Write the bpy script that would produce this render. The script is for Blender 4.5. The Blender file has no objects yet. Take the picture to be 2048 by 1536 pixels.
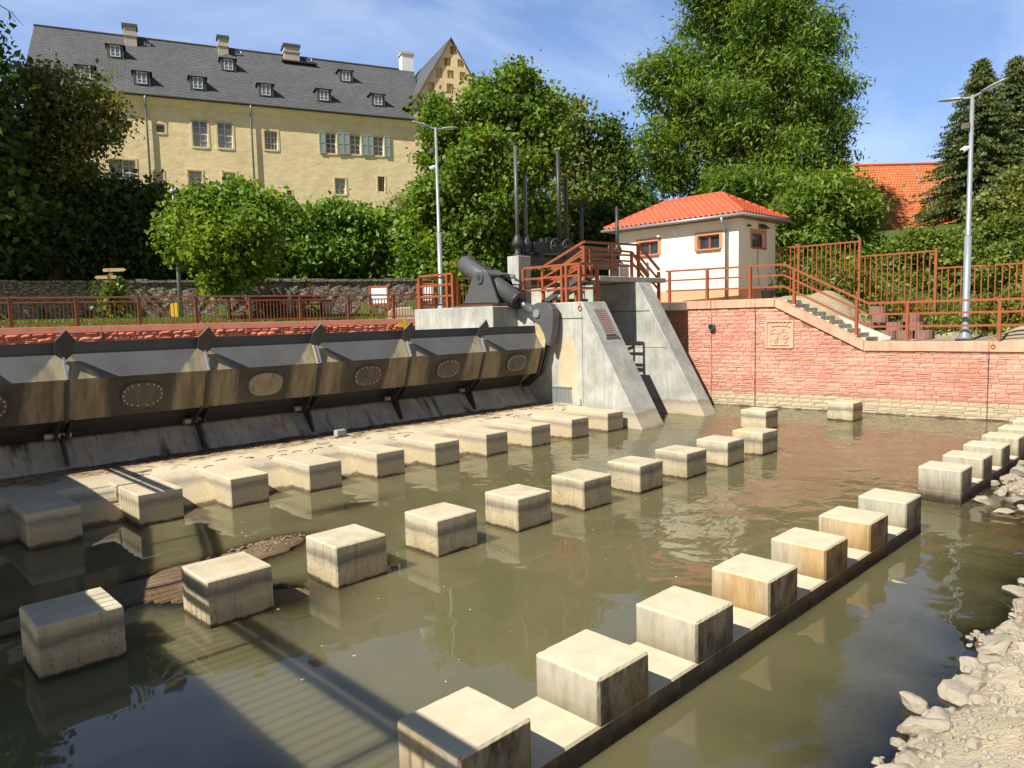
import bpy, math, random
import numpy as np
from mathutils import Vector, Matrix
random.seed(7); rng = np.random.default_rng(7)
SC = bpy.context.scene; COL = SC.collection
SC.unit_settings.scale_length = 0.7          # one unit is 0.7 m

# ------------------------------------------------------------------ camera
FPX, PIT, ROL, YAW, CH = 1459.3357, math.radians(5.143), math.radians(-1.429), math.radians(44.303), 4.3596
_f = np.array([math.sin(YAW)*math.cos(PIT), math.cos(YAW)*math.cos(PIT), -math.sin(PIT)])
_r = np.array([math.cos(YAW), -math.sin(YAW), 0.0]); _u = np.cross(_r, _f)
_c, _s = math.cos(ROL), math.sin(ROL)
_r, _u = _c*_r+_s*_u, -_s*_r+_c*_u
_o = np.array([0, 0, CH])
cam = bpy.data.objects.new('camera', bpy.data.cameras.new('camera')); COL.objects.link(cam)
cam.data.sensor_width = 36; cam.data.lens = FPX/2048*36; cam.data.clip_start = 0.05; cam.data.clip_end = 3000
cam.matrix_world = Matrix(((_r[0], _u[0], -_f[0], 0), (_r[1], _u[1], -_f[1], 0), (_r[2], _u[2], -_f[2], CH), (0, 0, 0, 1)))
SC.camera = cam
def ray(px, py): return _f + _r*(px-1024)/FPX + _u*(768-py)/FPX
def at(px, py, ax, c):                        # survey helper: sight line met with the plane ax = c
    i = 'xyz'.index(ax); d = ray(px, py); return _o + d*(c-_o[i])/d[i]
def dp(px, py, depth): return _o + ray(px, py)*depth

# ------------------------------------------------------------------ light
SUN_EL, SUN_AZ = math.radians(47.0), math.radians(-1.0)
ldir = Vector((math.cos(SUN_EL)*math.cos(SUN_AZ), math.cos(SUN_EL)*math.sin(SUN_AZ), -math.sin(SUN_EL)))
sun = bpy.data.objects.new('sun', bpy.data.lights.new('sun', 'SUN')); COL.objects.link(sun)
sun.data.energy = 5.0; sun.data.angle = math.radians(0.5); sun.data.color = (1.0, 0.93, 0.80)
sun.rotation_euler = ldir.to_track_quat('-Z', 'Y').to_euler()
SKY = 0.050
W = bpy.data.worlds.new('World'); SC.world = W; W.use_nodes = True
def build_world():
    nt = W.node_tree; nt.nodes.clear(); N = nt.nodes.new; L = nt.links.new
    def M(op, a, b=0.0, clamp=False):
        n = N('ShaderNodeMath'); n.operation = op; n.use_clamp = clamp
        for i, v in ((0, a), (1, b)):
            if isinstance(v, (int, float)): n.inputs[i].default_value = v
            else: L(v, n.inputs[i])
        return n.outputs[0]
    sky = N('ShaderNodeTexSky'); sky.sky_type = 'NISHITA'; sky.sun_disc = False
    sky.sun_elevation = SUN_EL; sky.sun_rotation = math.radians(-91.0); sky.ozone_density = 2.2; sky.dust_density = 0.3; sky.air_density = 1.0
    tc = N('ShaderNodeTexCoord'); sp = N('ShaderNodeSeparateXYZ'); L(tc.outputs['Generated'], sp.inputs[0])
    # thin bright cirrus veil over the north-eastern half of the sky
    d = M('ADD', M('MULTIPLY', sp.outputs[0], 0.72), M('MULTIPLY', sp.outputs[1], 0.69))
    veil = M('MULTIPLY', M('MULTIPLY', M('SUBTRACT', d, 0.0), 1.35, True), M('SUBTRACT', 1.15, M('MULTIPLY', sp.outputs[2], 1.1), True), True)
    mp = N('ShaderNodeMapping'); mp.inputs['Rotation'].default_value = (0.25, 0.42, -0.5); mp.inputs['Scale'].default_value = (1.2, 4.2, 5.5)
    no = N('ShaderNodeTexNoise'); no.inputs['Scale'].default_value = 1.15; no.inputs['Detail'].default_value = 7; no.inputs['Roughness'].default_value = 0.55; no.inputs['Distortion'].default_value = 0.5
    cr = N('ShaderNodeValToRGB'); cr.color_ramp.elements[0].position = 0.44; cr.color_ramp.elements[0].color = (0, 0, 0, 1); cr.color_ramp.elements[1].position = 0.80; cr.color_ramp.elements[1].color = (0.72, 0.72, 0.72, 1)
    add = N('ShaderNodeMixRGB'); add.blend_type = 'ADD'; add.inputs[2].default_value = (2.3, 3.8, 8.0, 1)
    mx = N('ShaderNodeMixRGB'); mx.inputs[2].default_value = (11.0, 13.0, 15.5, 1)
    bg = N('ShaderNodeBackground'); bg.inputs['Strength'].default_value = SKY; out = N('ShaderNodeOutputWorld')
    L(tc.outputs['Generated'], mp.inputs[0]); L(mp.outputs[0], no.inputs['Vector']); L(no.outputs['Fac'], cr.inputs[0])
    L(veil, add.inputs[0]); L(sky.outputs[0], add.inputs[1]); L(add.outputs[0], mx.inputs[1]); L(M('MULTIPLY', cr.outputs[0], veil), mx.inputs[0]); L(mx.outputs[0], bg.inputs[0]); L(bg.outputs[0], out.inputs[0])
build_world()
SC.view_settings.view_transform = 'Standard'; SC.view_settings.look = 'None'; SC.view_settings.exposure = 0.60; SC.view_settings.gamma = 1

# ------------------------------------------------------------------ materials
class NT:
    def __init__(s, name):
        s.m = bpy.data.materials.new(name); s.m.use_nodes = True; s.t = s.m.node_tree; s.t.nodes.clear(); s.out = s.N('ShaderNodeOutputMaterial')
    def N(s, t, **k):
        n = s.t.nodes.new(t)
        for a, b in k.items(): setattr(n, a, b)
        return n
    def L(s, a, b): s.t.links.new(a, b)
    def val(s, sock, v):
        if hasattr(v, 'links') or isinstance(v, bpy.types.NodeSocket): s.L(v, sock)
        else: sock.default_value = v
    def pos(s): return s.N('ShaderNodeNewGeometry').outputs['Position']
    def mapped(s, scale, rot=(0, 0, 0), src=None):
        m = s.N('ShaderNodeMapping'); m.inputs['Scale'].default_value = scale; m.inputs['Rotation'].default_value = rot
        s.L(src or s.pos(), m.inputs[0]); return m.outputs[0]
    def noise(s, scale=1.0, detail=5, rough=0.55, vec=None, dist=0.0):
        n = s.N('ShaderNodeTexNoise'); n.inputs['Scale'].default_value = scale; n.inputs['Detail'].default_value = detail; n.inputs['Roughness'].default_value = rough; n.inputs['Distortion'].default_value = dist
        s.L(vec or s.pos(), n.inputs['Vector']); return n.outputs['Fac']
    def ramp(s, fac, stops):
        r = s.N('ShaderNodeValToRGB'); e = r.color_ramp.elements
        while len(e) < len(stops): e.new(0.5)
        for i, (p, c) in enumerate(stops):
            e[i].position = p; e[i].color = (c, c, c, 1) if isinstance(c, (int, float)) else (*c, 1)
        s.L(fac, r.inputs[0]); return r.outputs[0]
    def mix(s, fac, a, b, mode='MIX'):
        n = s.N('ShaderNodeMixRGB', blend_type=mode)
        s.val(n.inputs[0], fac)
        for i, v in ((1, a), (2, b)):
            if isinstance(v, tuple): n.inputs[i].default_value = (*v, 1)
            else: s.L(v, n.inputs[i])
        return n.outputs[0]
    def math(s, op, a, b=0.0, clamp=False):
        n = s.N('ShaderNodeMath', operation=op, use_clamp=clamp); s.val(n.inputs[0], a); s.val(n.inputs[1], b); return n.outputs[0]
    def xyz(s, src=None):
        n = s.N('ShaderNodeSeparateXYZ'); s.L(src or s.pos(), n.inputs[0]); return n.outputs
    def bump(s, h, strength=0.5, dist=0.03, nrm=None):
        b = s.N('ShaderNodeBump'); b.inputs['Strength'].default_value = strength; s.val(b.inputs['Distance'], dist); s.L(h, b.inputs['Height'])
        if nrm: s.L(nrm, b.inputs['Normal'])
        return b.outputs[0]
    def pbr(s, col, rough=0.8, metal=0.0, nrm=None, spec=0.3):
        p = s.N('ShaderNodeBsdfPrincipled')
        if isinstance(col, tuple): p.inputs['Base Color'].default_value = (*col, 1)
        else: s.L(col, p.inputs['Base Color'])
        s.val(p.inputs['Roughness'], rough); p.inputs['Metallic'].default_value = metal; p.inputs['Specular IOR Level'].default_value = spec
        if nrm: s.L(nrm, p.inputs['Normal'])
        s.L(p.outputs[0], s.out.inputs[0]); return s.m
def simple(name, c, rough=0.6, metal=0.0, var=0.25, scale=3.0, bump=0.15, spec=0.3, dirt=None):
    n = NT(name); f = n.noise(scale, 6, 0.6); g = n.noise(scale*9, 4, 0.6)
    a = tuple(x*(1-var) for x in c); b = tuple(min(1, x*(1+var)) for x in c)
    col = n.mix(n.ramp(f, [(0.3, 0.0), (0.7, 1.0)]), a, b)
    col = n.mix(0.35, col, n.ramp(g, [(0.3, tuple(x*0.75 for x in c)), (0.7, tuple(min(1, x*1.15) for x in c))]))
    if dirt:
        s = n.noise(2.0, 5, 0.6, n.mapped((2.5, 2.5, 0.25)))
        col = n.mix(n.ramp(s, [(0.48, 0.0), (0.72, 0.75)]), col, dirt)
    return n.pbr(col, rough, metal, n.bump(g, bump, 0.02) if bump else None, spec)
def mat_block():                       # weathered cast concrete: silt line, dark algae band, pale dry top
    n = NT('block_concrete'); z = n.xyz()[2]
    zz = n.math('ADD', z, n.math('MULTIPLY', n.math('SUBTRACT', n.noise(1.6, 5, 0.6), 0.5), 0.16))
    zz = n.math('ADD', zz, n.math('MULTIPLY', n.math('SUBTRACT', n.noise(9, 5, 0.65), 0.5), 0.08))
    oi = n.N('ShaderNodeObjectInfo').outputs['Random']; keep = n.ramp(z, [(0.10, 0.0), (0.22, 1.0)])
    zz = n.math('ADD', zz, n.math('MULTIPLY', n.math('MULTIPLY', n.math('SUBTRACT', oi, 0.5), 0.11), keep))
    base = n.ramp(n.math('ADD', n.math('MULTIPLY', zz, 1.0), 0.08), [(0.0, (0.06, 0.048, 0.03)), (0.115, (0.075, 0.058, 0.036)), (0.15, (0.40, 0.33, 0.22)), (0.36, (0.50, 0.43, 0.29)), (0.47, (0.42, 0.37, 0.27)), (0.53, (0.23, 0.205, 0.16)), (0.61, (0.32, 0.29, 0.22)), (0.67, (0.50, 0.45, 0.33)), (0.80, (0.59, 0.52, 0.38))])
    mott = n.mix(0.6, n.ramp(n.noise(5, 6, 0.65), [(0.3, 0.70), (0.65, 1.06)]), n.ramp(n.noise(1.3, 5, 0.6), [(0.35, 0.72), (0.62, 1.08)]))
    col = n.mix(1.0, base, mott, 'MULTIPLY')
    dr = n.ramp(n.noise(2.4, 6, 0.7, n.mapped((4.5, 4.5, 0.5))), [(0.50, 0.0), (0.68, 0.55)])
    col = n.mix(n.math('MULTIPLY', dr, n.ramp(z, [(0.66, 1.0), (0.70, 0.0)])), col, n.mix(1.0, col, (0.48, 0.45, 0.40), 'MULTIPLY'))
    ye = n.ramp(n.noise(0.45, 2, 0.5, n.mapped((1, 1, 0.6))), [(0.55, 0.0), (0.75, 0.5)])
    col = n.mix(ye, col, n.mix(1.0, col, (1.05, 0.86, 0.5), 'MULTIPLY'))
    pv = n.N('ShaderNodeTexVoronoi'); pv.inputs['Scale'].default_value = 15; n.L(n.pos(), pv.inputs['Vector'])
    low = n.ramp(z, [(0.30, 1.0), (0.42, 0.15)])
    pit = n.math('MULTIPLY', n.ramp(pv.outputs['Distance'], [(0.16, 1.0), (0.30, 0.0)]), n.math('MULTIPLY', n.ramp(n.noise(7, 3, 0.5), [(0.46, 0.0), (0.58, 0.85)]), low))
    col = n.mix(pit, col, (0.10, 0.08, 0.055))
    h = n.math('ADD', n.noise(26, 5, 0.7), n.math('MULTIPLY', pit, -1.2))
    return n.pbr(col, 0.85, 0, n.bump(h, 0.35, 0.02), 0.2)
def mat_sill():                        # downstream sill: rust and lime washes on lit faces, dark wet foot
    n = NT('sill_concrete'); z = n.xyz()[2]; x = n.xyz()[0]
    zz = n.math('ADD', z, n.math('MULTIPLY', n.math('SUBTRACT', n.noise(2.5, 5, 0.6), 0.5), 0.22))
    nrm = n.xyz(n.N('ShaderNodeNewGeometry').outputs['Normal'])
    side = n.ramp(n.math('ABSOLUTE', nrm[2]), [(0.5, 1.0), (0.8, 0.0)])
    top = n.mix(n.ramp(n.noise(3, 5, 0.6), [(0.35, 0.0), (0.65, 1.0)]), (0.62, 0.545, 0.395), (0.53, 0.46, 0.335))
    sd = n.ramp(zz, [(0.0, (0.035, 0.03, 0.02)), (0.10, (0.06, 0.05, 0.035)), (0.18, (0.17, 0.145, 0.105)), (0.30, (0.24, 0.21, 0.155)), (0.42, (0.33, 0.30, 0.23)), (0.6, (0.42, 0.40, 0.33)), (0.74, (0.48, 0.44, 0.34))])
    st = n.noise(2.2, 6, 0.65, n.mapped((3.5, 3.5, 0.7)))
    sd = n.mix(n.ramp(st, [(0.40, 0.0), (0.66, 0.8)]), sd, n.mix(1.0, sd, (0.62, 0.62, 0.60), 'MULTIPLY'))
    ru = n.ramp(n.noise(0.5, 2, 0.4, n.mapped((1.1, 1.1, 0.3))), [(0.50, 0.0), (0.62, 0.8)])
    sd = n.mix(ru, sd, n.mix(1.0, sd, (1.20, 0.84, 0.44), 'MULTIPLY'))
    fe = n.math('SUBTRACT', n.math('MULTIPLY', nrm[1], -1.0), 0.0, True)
    sd = n.mix(n.math('MULTIPLY', fe, 0.6), sd, n.mix(1.0, sd, (0.60, 0.52, 0.42), 'MULTIPLY'))   # algae stain on the downstream face, with its shade painted in as well
    algae_shade = n.ramp(n.noise(1.7, 6, 0.7, n.mapped((1.6, 1.0, 0.8))), [(0.44, 0.0), (0.60, 0.85)])
    sd = n.mix(n.math('MULTIPLY', fe, algae_shade), sd, (0.055, 0.050, 0.040))  # dark algae patches, also painted in to deepen the shaded downstream face
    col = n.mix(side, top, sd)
    return n.pbr(col, 0.85, 0, n.bump(n.noise(30, 5, 0.7), 0.3, 0.02), 0.2)
def mat_pier(name='pier_concrete', tint=(0.43, 0.435, 0.40)):
    n = NT(name); z = n.xyz()[2]
    a = n.noise(0.9, 6, 0.62); st = n.noise(1.6, 6, 0.6, n.mapped((5, 5, 0.35))); g = n.noise(14, 6, 0.65)
    t = Vector(tint)
    col = n.mix(n.ramp(a, [(0.35, 0.0), (0.65, 1.0)]), tuple(t*0.74), tuple(t*1.16))
    col = n.mix(n.ramp(st, [(0.46, 0.0), (0.74, 0.55)]), col, tuple(Vector((0.55, 0.58, 0.6))*0.42))
    col = n.mix(n.ramp(n.noise(0.55, 4, 0.6), [(0.55, 0.0), (0.75, 0.55)]), col, (0.66, 0.63, 0.53))
    col = n.mix(0.5, col, n.mix(1.0, col, n.ramp(g, [(0.3, 0.72), (0.7, 1.12)]), 'MULTIPLY'))
    lo = n.ramp(n.math('ADD', z, n.math('MULTIPLY', n.noise(1.3, 4, 0.6), 0.5)), [(0.22, (0.20, 0.16, 0.10)), (0.34, (0.42, 0.36, 0.25)), (0.62, (0.42, 0.36, 0.26)), (0.82, (0.26, 0.23, 0.18)), (0.99, (0.55, 0.53, 0.46))])
    m = n.ramp(n.math('ADD', z, n.math('MULTIPLY', n.noise(1.3, 4, 0.6), 0.6)), [(0.9, 1.0), (1.0, 0.0)])
    col = n.mix(n.math('MULTIPLY', m, 0.85), col, lo)
    s0 = n.N('ShaderNodeVectorMath', operation='DISTANCE'); n.L(n.mapped((0.35, 1.0, 0.42)), s0.inputs[0]); s0.inputs[1].default_value = (22.73*0.35, 19.95, 2.3*0.42)
    ys = n.ramp(n.math('ADD', s0.outputs['Value'], n.math('MULTIPLY', n.noise(2, 3, 0.5), 0.3)), [(0.62, 0.55), (0.78, 0.0)])
    col = n.mix(ys, col, (0.60, 0.47, 0.24))
    return n.pbr(col, 0.85, 0, n.bump(n.math('ADD', g, n.math('MULTIPLY', st, 0.6)), 0.35, 0.02), 0.2)
def mat_slope():                       # steel lined sill under the gate, rust runs
    n = NT('rusty_sill'); a = n.noise(1.2, 6, 0.6); st = n.noise(2.0, 6, 0.65, n.mapped((3.2, 0.6, 0.5))); s2 = n.noise(1.0, 4, 0.6, n.mapped((1.4, 0.3, 0.25)))
    col = n.mix(n.ramp(a, [(0.35, 0.0), (0.65, 1.0)]), (0.28, 0.285, 0.27), (0.44, 0.43, 0.38))
    col = n.mix(n.ramp(st, [(0.53, 0.0), (0.66, 0.8)]), col, (0.36, 0.15, 0.05))
    col = n.mix(n.ramp(s2, [(0.56, 0.0), (0.66, 0.9)]), col, (0.05, 0.035, 0.025))
    return n.pbr(col, 0.7, 0, n.bump(n.noise(20, 5, 0.7), 0.4, 0.02), 0.3)
def mat_apron():
    n = NT('apron_concrete'); z = n.xyz()[2]
    a = n.noise(0.8, 6, 0.62); g = n.noise(18, 6, 0.7)
    col = n.mix(n.ramp(a, [(0.38, 0.0), (0.62, 1.0)]), (0.52, 0.445, 0.315), (0.61, 0.535, 0.385))
    y = n.xyz()[1]
    silt = n.math('MULTIPLY', n.ramp(n.math('ADD', n.math('MULTIPLY', n.math('SUBTRACT', y, 19.0), 0.32), n.noise(1.4, 5, 0.6)), [(0.75, 0.0), (1.0, 1.0)]), n.ramp(z, [(0.60, 0.0), (0.7, 1.0)]))
    col = n.mix(silt, col, n.mix(n.ramp(n.noise(6, 5, 0.7), [(0.45, 0.0), (0.6, 1.0)]), (0.40, 0.30, 0.18), (0.16, 0.10, 0.06)))
    zz = n.math('ADD', z, n.math('MULTIPLY', n.math('SUBTRACT', n.noise(4, 5, 0.6), 0.5), 0.18))
    lo = n.ramp(zz, [(0.0, (0.10, 0.075, 0.05)), (0.05, (0.15, 0.11, 0.07)), (0.10, (0.46, 0.38, 0.25)), (0.38, (0.48, 0.41, 0.28)), (0.52, (0.30, 0.26, 0.20)), (0.62, (0.50, 0.44, 0.33))])
    col = n.mix(n.ramp(z, [(0.58, 1.0), (0.70, 0.0)]), col, lo)
    col = n.mix(0.6, col, n.mix(1.0, col, n.ramp(g, [(0.35, 0.7), (0.65, 1.1)]), 'MULTIPLY'))
    return n.pbr(col, 0.88, 0, n.bump(g, 0.4, 0.02), 0.2)
def mat_brick(name, c1, c2, pale):
    n = NT(name); z = n.xyz()[2]; geo = n.N('ShaderNodeNewGeometry'); ri = geo.outputs['Random Per Island']
    col = n.mix(ri, c1, c2)
    col = n.mix(n.ramp(n.noise(0.35, 4, 0.6), [(0.42, 0.0), (0.70, 0.7)]), col, n.mix(0.5, col, pale))
    col = n.mix(n.ramp(n.noise(0.6, 4, 0.6, n.mapped((1, 1, 1.6))), [(0.52, 0.0), (0.75, 0.55)]), col, n.mix(1.0, col, (0.80, 0.62, 0.60), 'MULTIPLY'))
    g = n.noise(16, 6, 0.7)
    col = n.mix(0.6, col, n.mix(1.0, col, n.ramp(g, [(0.3, 0.72), (0.7, 1.12)]), 'MULTIPLY'))
    zz = n.math('ADD', z, n.math('MULTIPLY', n.math('SUBTRACT', n.noise(1.2, 5, 0.6), 0.5), 0.22))
    zz = n.math('ADD', zz, n.math('MULTIPLY', ri, 0.05))
    fac = n.ramp(zz, [(0.60, 1.0), (0.72, 0.0)])
    low = n.ramp(zz, [(0.04, (0.10, 0.085, 0.06)), (0.10, (0.42, 0.36, 0.26)), (0.5, (0.47, 0.40, 0.27)), (0.68, (0.48, 0.38, 0.26))])
    col = n.mix(fac, col, low)
    dk = n.ramp(zz, [(0.66, 0.0), (0.74, 0.40), (0.9, 0.0)])
    col = n.mix(dk, col, (0.22, 0.15, 0.12))
    return n.pbr(col, 0.9, 0, n.bump(g, 0.5, 0.03), 0.15)
def mat_stone():
    n = NT('rubble_stone'); v = n.N('ShaderNodeTexVoronoi', feature='DISTANCE_TO_EDGE'); v2 = n.N('ShaderNodeTexVoronoi')
    vec = n.mapped((1.0, 1.0, 1.9)); nz = n.N('ShaderNodeTexNoise'); nz.inputs['Scale'].default_value = 1.5; n.L(vec, nz.inputs['Vector'])
    w = n.mix(0.18, vec, nz.outputs['Color'], 'ADD')
    for q in (v, v2): q.inputs['Scale'].default_value = 2.6; n.L(w, q.inputs['Vector'])
    e = n.ramp(v.outputs['Distance'], [(0.01, 0.25), (0.06, 1.0)])
    hsv = n.N('ShaderNodeHueSaturation'); hsv.inputs['Saturation'].default_value = 0.25; n.L(v2.outputs['Color'], hsv.inputs['Color'])
    col = n.mix(0.45, (0.25, 0.22, 0.18), n.mix(1.0, (0.34, 0.29, 0.23), hsv.outputs[0], 'MULTIPLY'))
    col = n.mix(n.ramp(n.noise(5, 5, 0.6), [(0.35, 0.0), (0.7, 0.6)]), col, (0.30, 0.26, 0.20))
    col = n.mix(e, (0.05, 0.045, 0.035), col)
    return n.pbr(col, 0.9, 0, n.bump(n.math('ADD', e, n.math('MULTIPLY', n.noise(9, 4, 0.6), 0.4)), 1.0, 0.12), 0.1)
def mat_plaster(name, c, bumpd=0.04, sc=2.0):
    n = NT(name); g = n.noise(sc, 6, 0.6, n.mapped((1, 1, 1.7))); a = n.noise(0.16, 5, 0.6)
    st = n.noise(0.8, 5, 0.6, n.mapped((1, 1, 0.12)))
    t = Vector(c)
    col = n.mix(n.ramp(a, [(0.35, 0.0), (0.68, 1.0)]), tuple(t*0.90), tuple(t*1.05))
    col = n.mix(n.ramp(st, [(0.5, 0.0), (0.75, 0.35)]), col, tuple(t*0.72))
    col = n.mix(n.ramp(g, [(0.36, 0.0), (0.62, 1.0)]), n.mix(1.0, col, (0.90, 0.88, 0.84), 'MULTIPLY'), col)
    return n.pbr(col, 0.92, 0, n.bump(g, 0.8, bumpd), 0.1)
def mat_tiles(name, c1, c2, cm, udir, bw, bh, bumpd=0.05):
    n = NT(name); d = n.N('ShaderNodeVectorMath', operation='DOT_PRODUCT'); n.L(n.pos(), d.inputs[0]); d.inputs[1].default_value = udir
    cb = n.N('ShaderNodeCombineXYZ'); n.L(d.outputs['Value'], cb.inputs[0]); n.L(n.xyz()[2], cb.inputs[1])
    b = n.N('ShaderNodeTexBrick'); b.inputs['Scale'].default_value = 1.0; b.inputs['Brick Width'].default_value = bw; b.inputs['Row Height'].default_value = bh; b.inputs['Mortar Size'].default_value = bh*0.10; b.inputs['Bias'].default_value = 0.0
    for i, c in ((1, c1), (2, c2), (3, cm)): b.inputs[i].default_value = (*c, 1)
    n.L(cb.outputs[0], b.inputs['Vector'])
    col = n.mix(n.ramp(n.noise(0.25, 5, 0.6), [(0.4, 0.0), (0.7, 0.5)]), b.outputs['Color'], n.mix(1.0, b.outputs['Color'], (1.4, 1.4, 1.38), 'MULTIPLY'))
    saw = n.math('FRACT', n.math('DIVIDE', n.xyz()[2], bh))
    h = n.math('ADD', n.math('MULTIPLY', saw, -1.0), n.math('MULTIPLY', b.outputs['Fac'], -0.6))
    return n.pbr(col, 0.75, 0, n.bump(h, 0.9, bumpd), 0.25)
def mat_leaf(name, c, var=0.35, trans=0.35, yellow=0.0):
    n = NT(name); ri = n.N('ShaderNodeNewGeometry').outputs['Random Per Island']; t = Vector(c)
    col = n.mix(ri, tuple(t*(1-var)), tuple(Vector((t.x*1.25, t.y*1.1, t.z*0.85))*(1+var)))
    col = n.mix(n.ramp(n.noise(0.30, 3, 0.5), [(0.40, 0.0), (0.65, 1.0)]), col, n.mix(1.0, col, (1.45, 1.25, 0.9), 'MULTIPLY'))
    if yellow: col = n.mix(n.math('MULTIPLY', n.ramp(n.noise(0.55, 2, 0.4), [(0.70, 0.0), (0.74, 1.0)]), yellow), col, (0.42, 0.34, 0.03))
    d = n.N('ShaderNodeBsdfPrincipled'); n.L(col, d.inputs['Base Color']); d.inputs['Roughness'].default_value = 0.5; d.inputs['Specular IOR Level'].default_value = 0.35
    tr = n.N('ShaderNodeBsdfTranslucent'); n.L(n.mix(1.0, col, (1.3, 1.5, 0.5), 'MULTIPLY'), tr.inputs[0])
    mx = n.N('ShaderNodeMixShader'); mx.inputs[0].default_value = trans; n.L(d.outputs[0], mx.inputs[1]); n.L(tr.outputs[0], mx.inputs[2]); n.L(mx.outputs[0], n.out.inputs[0]); return n.m
def mat_gate(name, brown):
    n = NT(name); p = n.xyz(); a = n.noise(1.1, 6, 0.6); st = n.noise(1.5, 6, 0.62, n.mapped((2.6, 1.0, 0.35)))
    # dried silt fans below each splitter, every 3.545 units along the leaf
    ph = n.math('SUBTRACT', n.math('FRACT', n.math('DIVIDE', n.math('SUBTRACT', p[0], 4.77-3.545/2), 3.545)), 0.5)
    d = n.math('ABSOLUTE', n.math('MULTIPLY', ph, 3.545))
    if brown:
        fan = n.ramp(n.math('ADD', n.math('SUBTRACT', d, n.math('MULTIPLY', n.math('SUBTRACT', 3.1, p[2]), 0.10)), n.math('MULTIPLY', n.math('SUBTRACT', st, 0.5), 0.5)), [(0.72, 1.0), (0.95, 0.0)])
        col = n.mix(n.ramp(a, [(0.35, 0.0), (0.65, 1.0)]), (0.056, 0.051, 0.043), (0.090, 0.080, 0.066))
        col = n.mix(fan, col, n.mix(n.ramp(st, [(0.40, 0.0), (0.62, 1.0)]), (0.27, 0.215, 0.145), (0.14, 0.115, 0.08)))
        col = n.mix(n.ramp(n.noise(24, 3, 0.6), [(0.60, 0.0), (0.72, 0.7)]), col, (0.05, 0.04, 0.03))
    else:
        fan = n.ramp(n.math('ADD', n.math('DIVIDE', d, n.math('MAXIMUM', n.math('MULTIPLY', n.math('SUBTRACT', 3.86, p[2]), 1.15), 0.02)), n.math('MULTIPLY', n.math('SUBTRACT', st, 0.5), 0.35)), [(0.80, 1.0), (0.98, 0.0)])
        col = n.mix(n.ramp(a, [(0.3, 0.0), (0.7, 1.0)]), (0.098, 0.100, 0.106), (0.128, 0.130, 0.135))
        col = n.mix(fan, col, n.mix(n.ramp(st, [(0.40, 0.0), (0.62, 1.0)]), (0.33, 0.29, 0.20), (0.20, 0.18, 0.13)))
    return n.pbr(col, 0.6, 0.0, n.bump(n.noise(14, 5, 0.6), 0.12, 0.02), 0.15)
def mat_sand(name, c1, c2):
    n = NT(name); a = n.noise(1.0, 6, 0.65); g = n.noise(14, 6, 0.75); v = n.N('ShaderNodeTexVoronoi'); v.inputs['Scale'].default_value = 12; n.L(n.pos(), v.inputs['Vector'])
    col = n.mix(n.ramp(a, [(0.35, 0.0), (0.65, 1.0)]), c1, c2)
    col = n.mix(0.6, col, n.mix(1.0, col, n.ramp(g, [(0.3, 0.65), (0.7, 1.15)]), 'MULTIPLY'))
    wet = n.ramp(n.math('ADD', n.xyz()[2], n.math('MULTIPLY', a, 0.06)), [(0.06, 1.0), (0.16, 0.0)])
    col = n.mix(wet, col, n.mix(1.0, col, (0.42, 0.38, 0.34), 'MULTIPLY'))
    return n.pbr(col, 0.9, 0, n.bump(n.math('ADD', g, n.math('MULTIPLY', v.outputs['Distance'], 0.5)), 0.7, 0.05), 0.15)
def mat_water():
    n = NT('river_water'); at_ = n.N('ShaderNodeAttribute', attribute_name='opacity').outputs['Fac']; rp = n.N('ShaderNodeAttribute', attribute_name='ripple').outputs['Fac']
    big = n.noise(0.85, 1, 0.4, n.mapped((1.0, 1.0, 1.0)), 0.9); mid = n.noise(2.1, 1, 0.4, n.mapped((1.0, 0.8, 1)), 0.4); fin = n.noise(5.5, 1.5, 0.4, n.mapped((0.7, 1.5, 1), (0, 0, 0.5)))
    h = n.math('ADD', n.math('ADD', n.math('MULTIPLY', big, 0.036), n.math('MULTIPLY', n.math('MULTIPLY', mid, rp), 0.013)), n.math('MULTIPLY', n.math('MULTIPLY', fin, n.math('MULTIPLY', rp, rp)), 0.0055))
    b = n.N('ShaderNodeBump'); b.inputs['Strength'].default_value = 1.0; b.inputs['Distance'].default_value = 1.0
    k = n.math('MULTIPLY', h, n.math('ADD', n.math('MULTIPLY', rp, 0.85), 0.12)); n.L(k, b.inputs['Height']); nrm = b.outputs[0]
    fr = n.N('ShaderNodeFresnel'); fr.inputs['IOR'].default_value = 1.55; n.L(nrm, fr.inputs['Normal'])
    gl = n.N('ShaderNodeBsdfGlossy'); gl.inputs['Roughness'].default_value = 0.02; n.L(nrm, gl.inputs['Normal'])
    murk = n.mix(n.ramp(n.noise(0.3, 4, 0.6, None, 0.8), [(0.35, 0.0), (0.65, 1.0)]), (0.130, 0.120, 0.058), (0.160, 0.144, 0.074))
    df = n.N('ShaderNodeSubsurfaceScattering', falloff='BURLEY'); n.L(murk, df.inputs[0]); df.inputs['Scale'].default_value = 0.34; df.inputs['Radius'].default_value = (1.0, 0.9, 0.55); tp = n.N('ShaderNodeBsdfTransparent'); tp.inputs[0].default_value = (0.92, 0.84, 0.66, 1)
    m1 = n.N('ShaderNodeMixShader'); n.L(at_, m1.inputs[0]); n.L(tp.outputs[0], m1.inputs[1]); n.L(df.outputs[0], m1.inputs[2])
    m2 = n.N('ShaderNodeMixShader'); n.L(n.math('MULTIPLY', fr.outputs[0], 1.0, True), m2.inputs[0]); n.L(m1.outputs[0], m2.inputs[1]); n.L(gl.outputs[0], m2.inputs[2])
    n.L(m2.outputs[0], n.out.inputs[0]); return n.m
def mat_glass(name='window_glass', c=(0.03, 0.04, 0.05)):
    n = NT(name); return n.pbr(c, 0.05, 0, None, 0.8)
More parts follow.
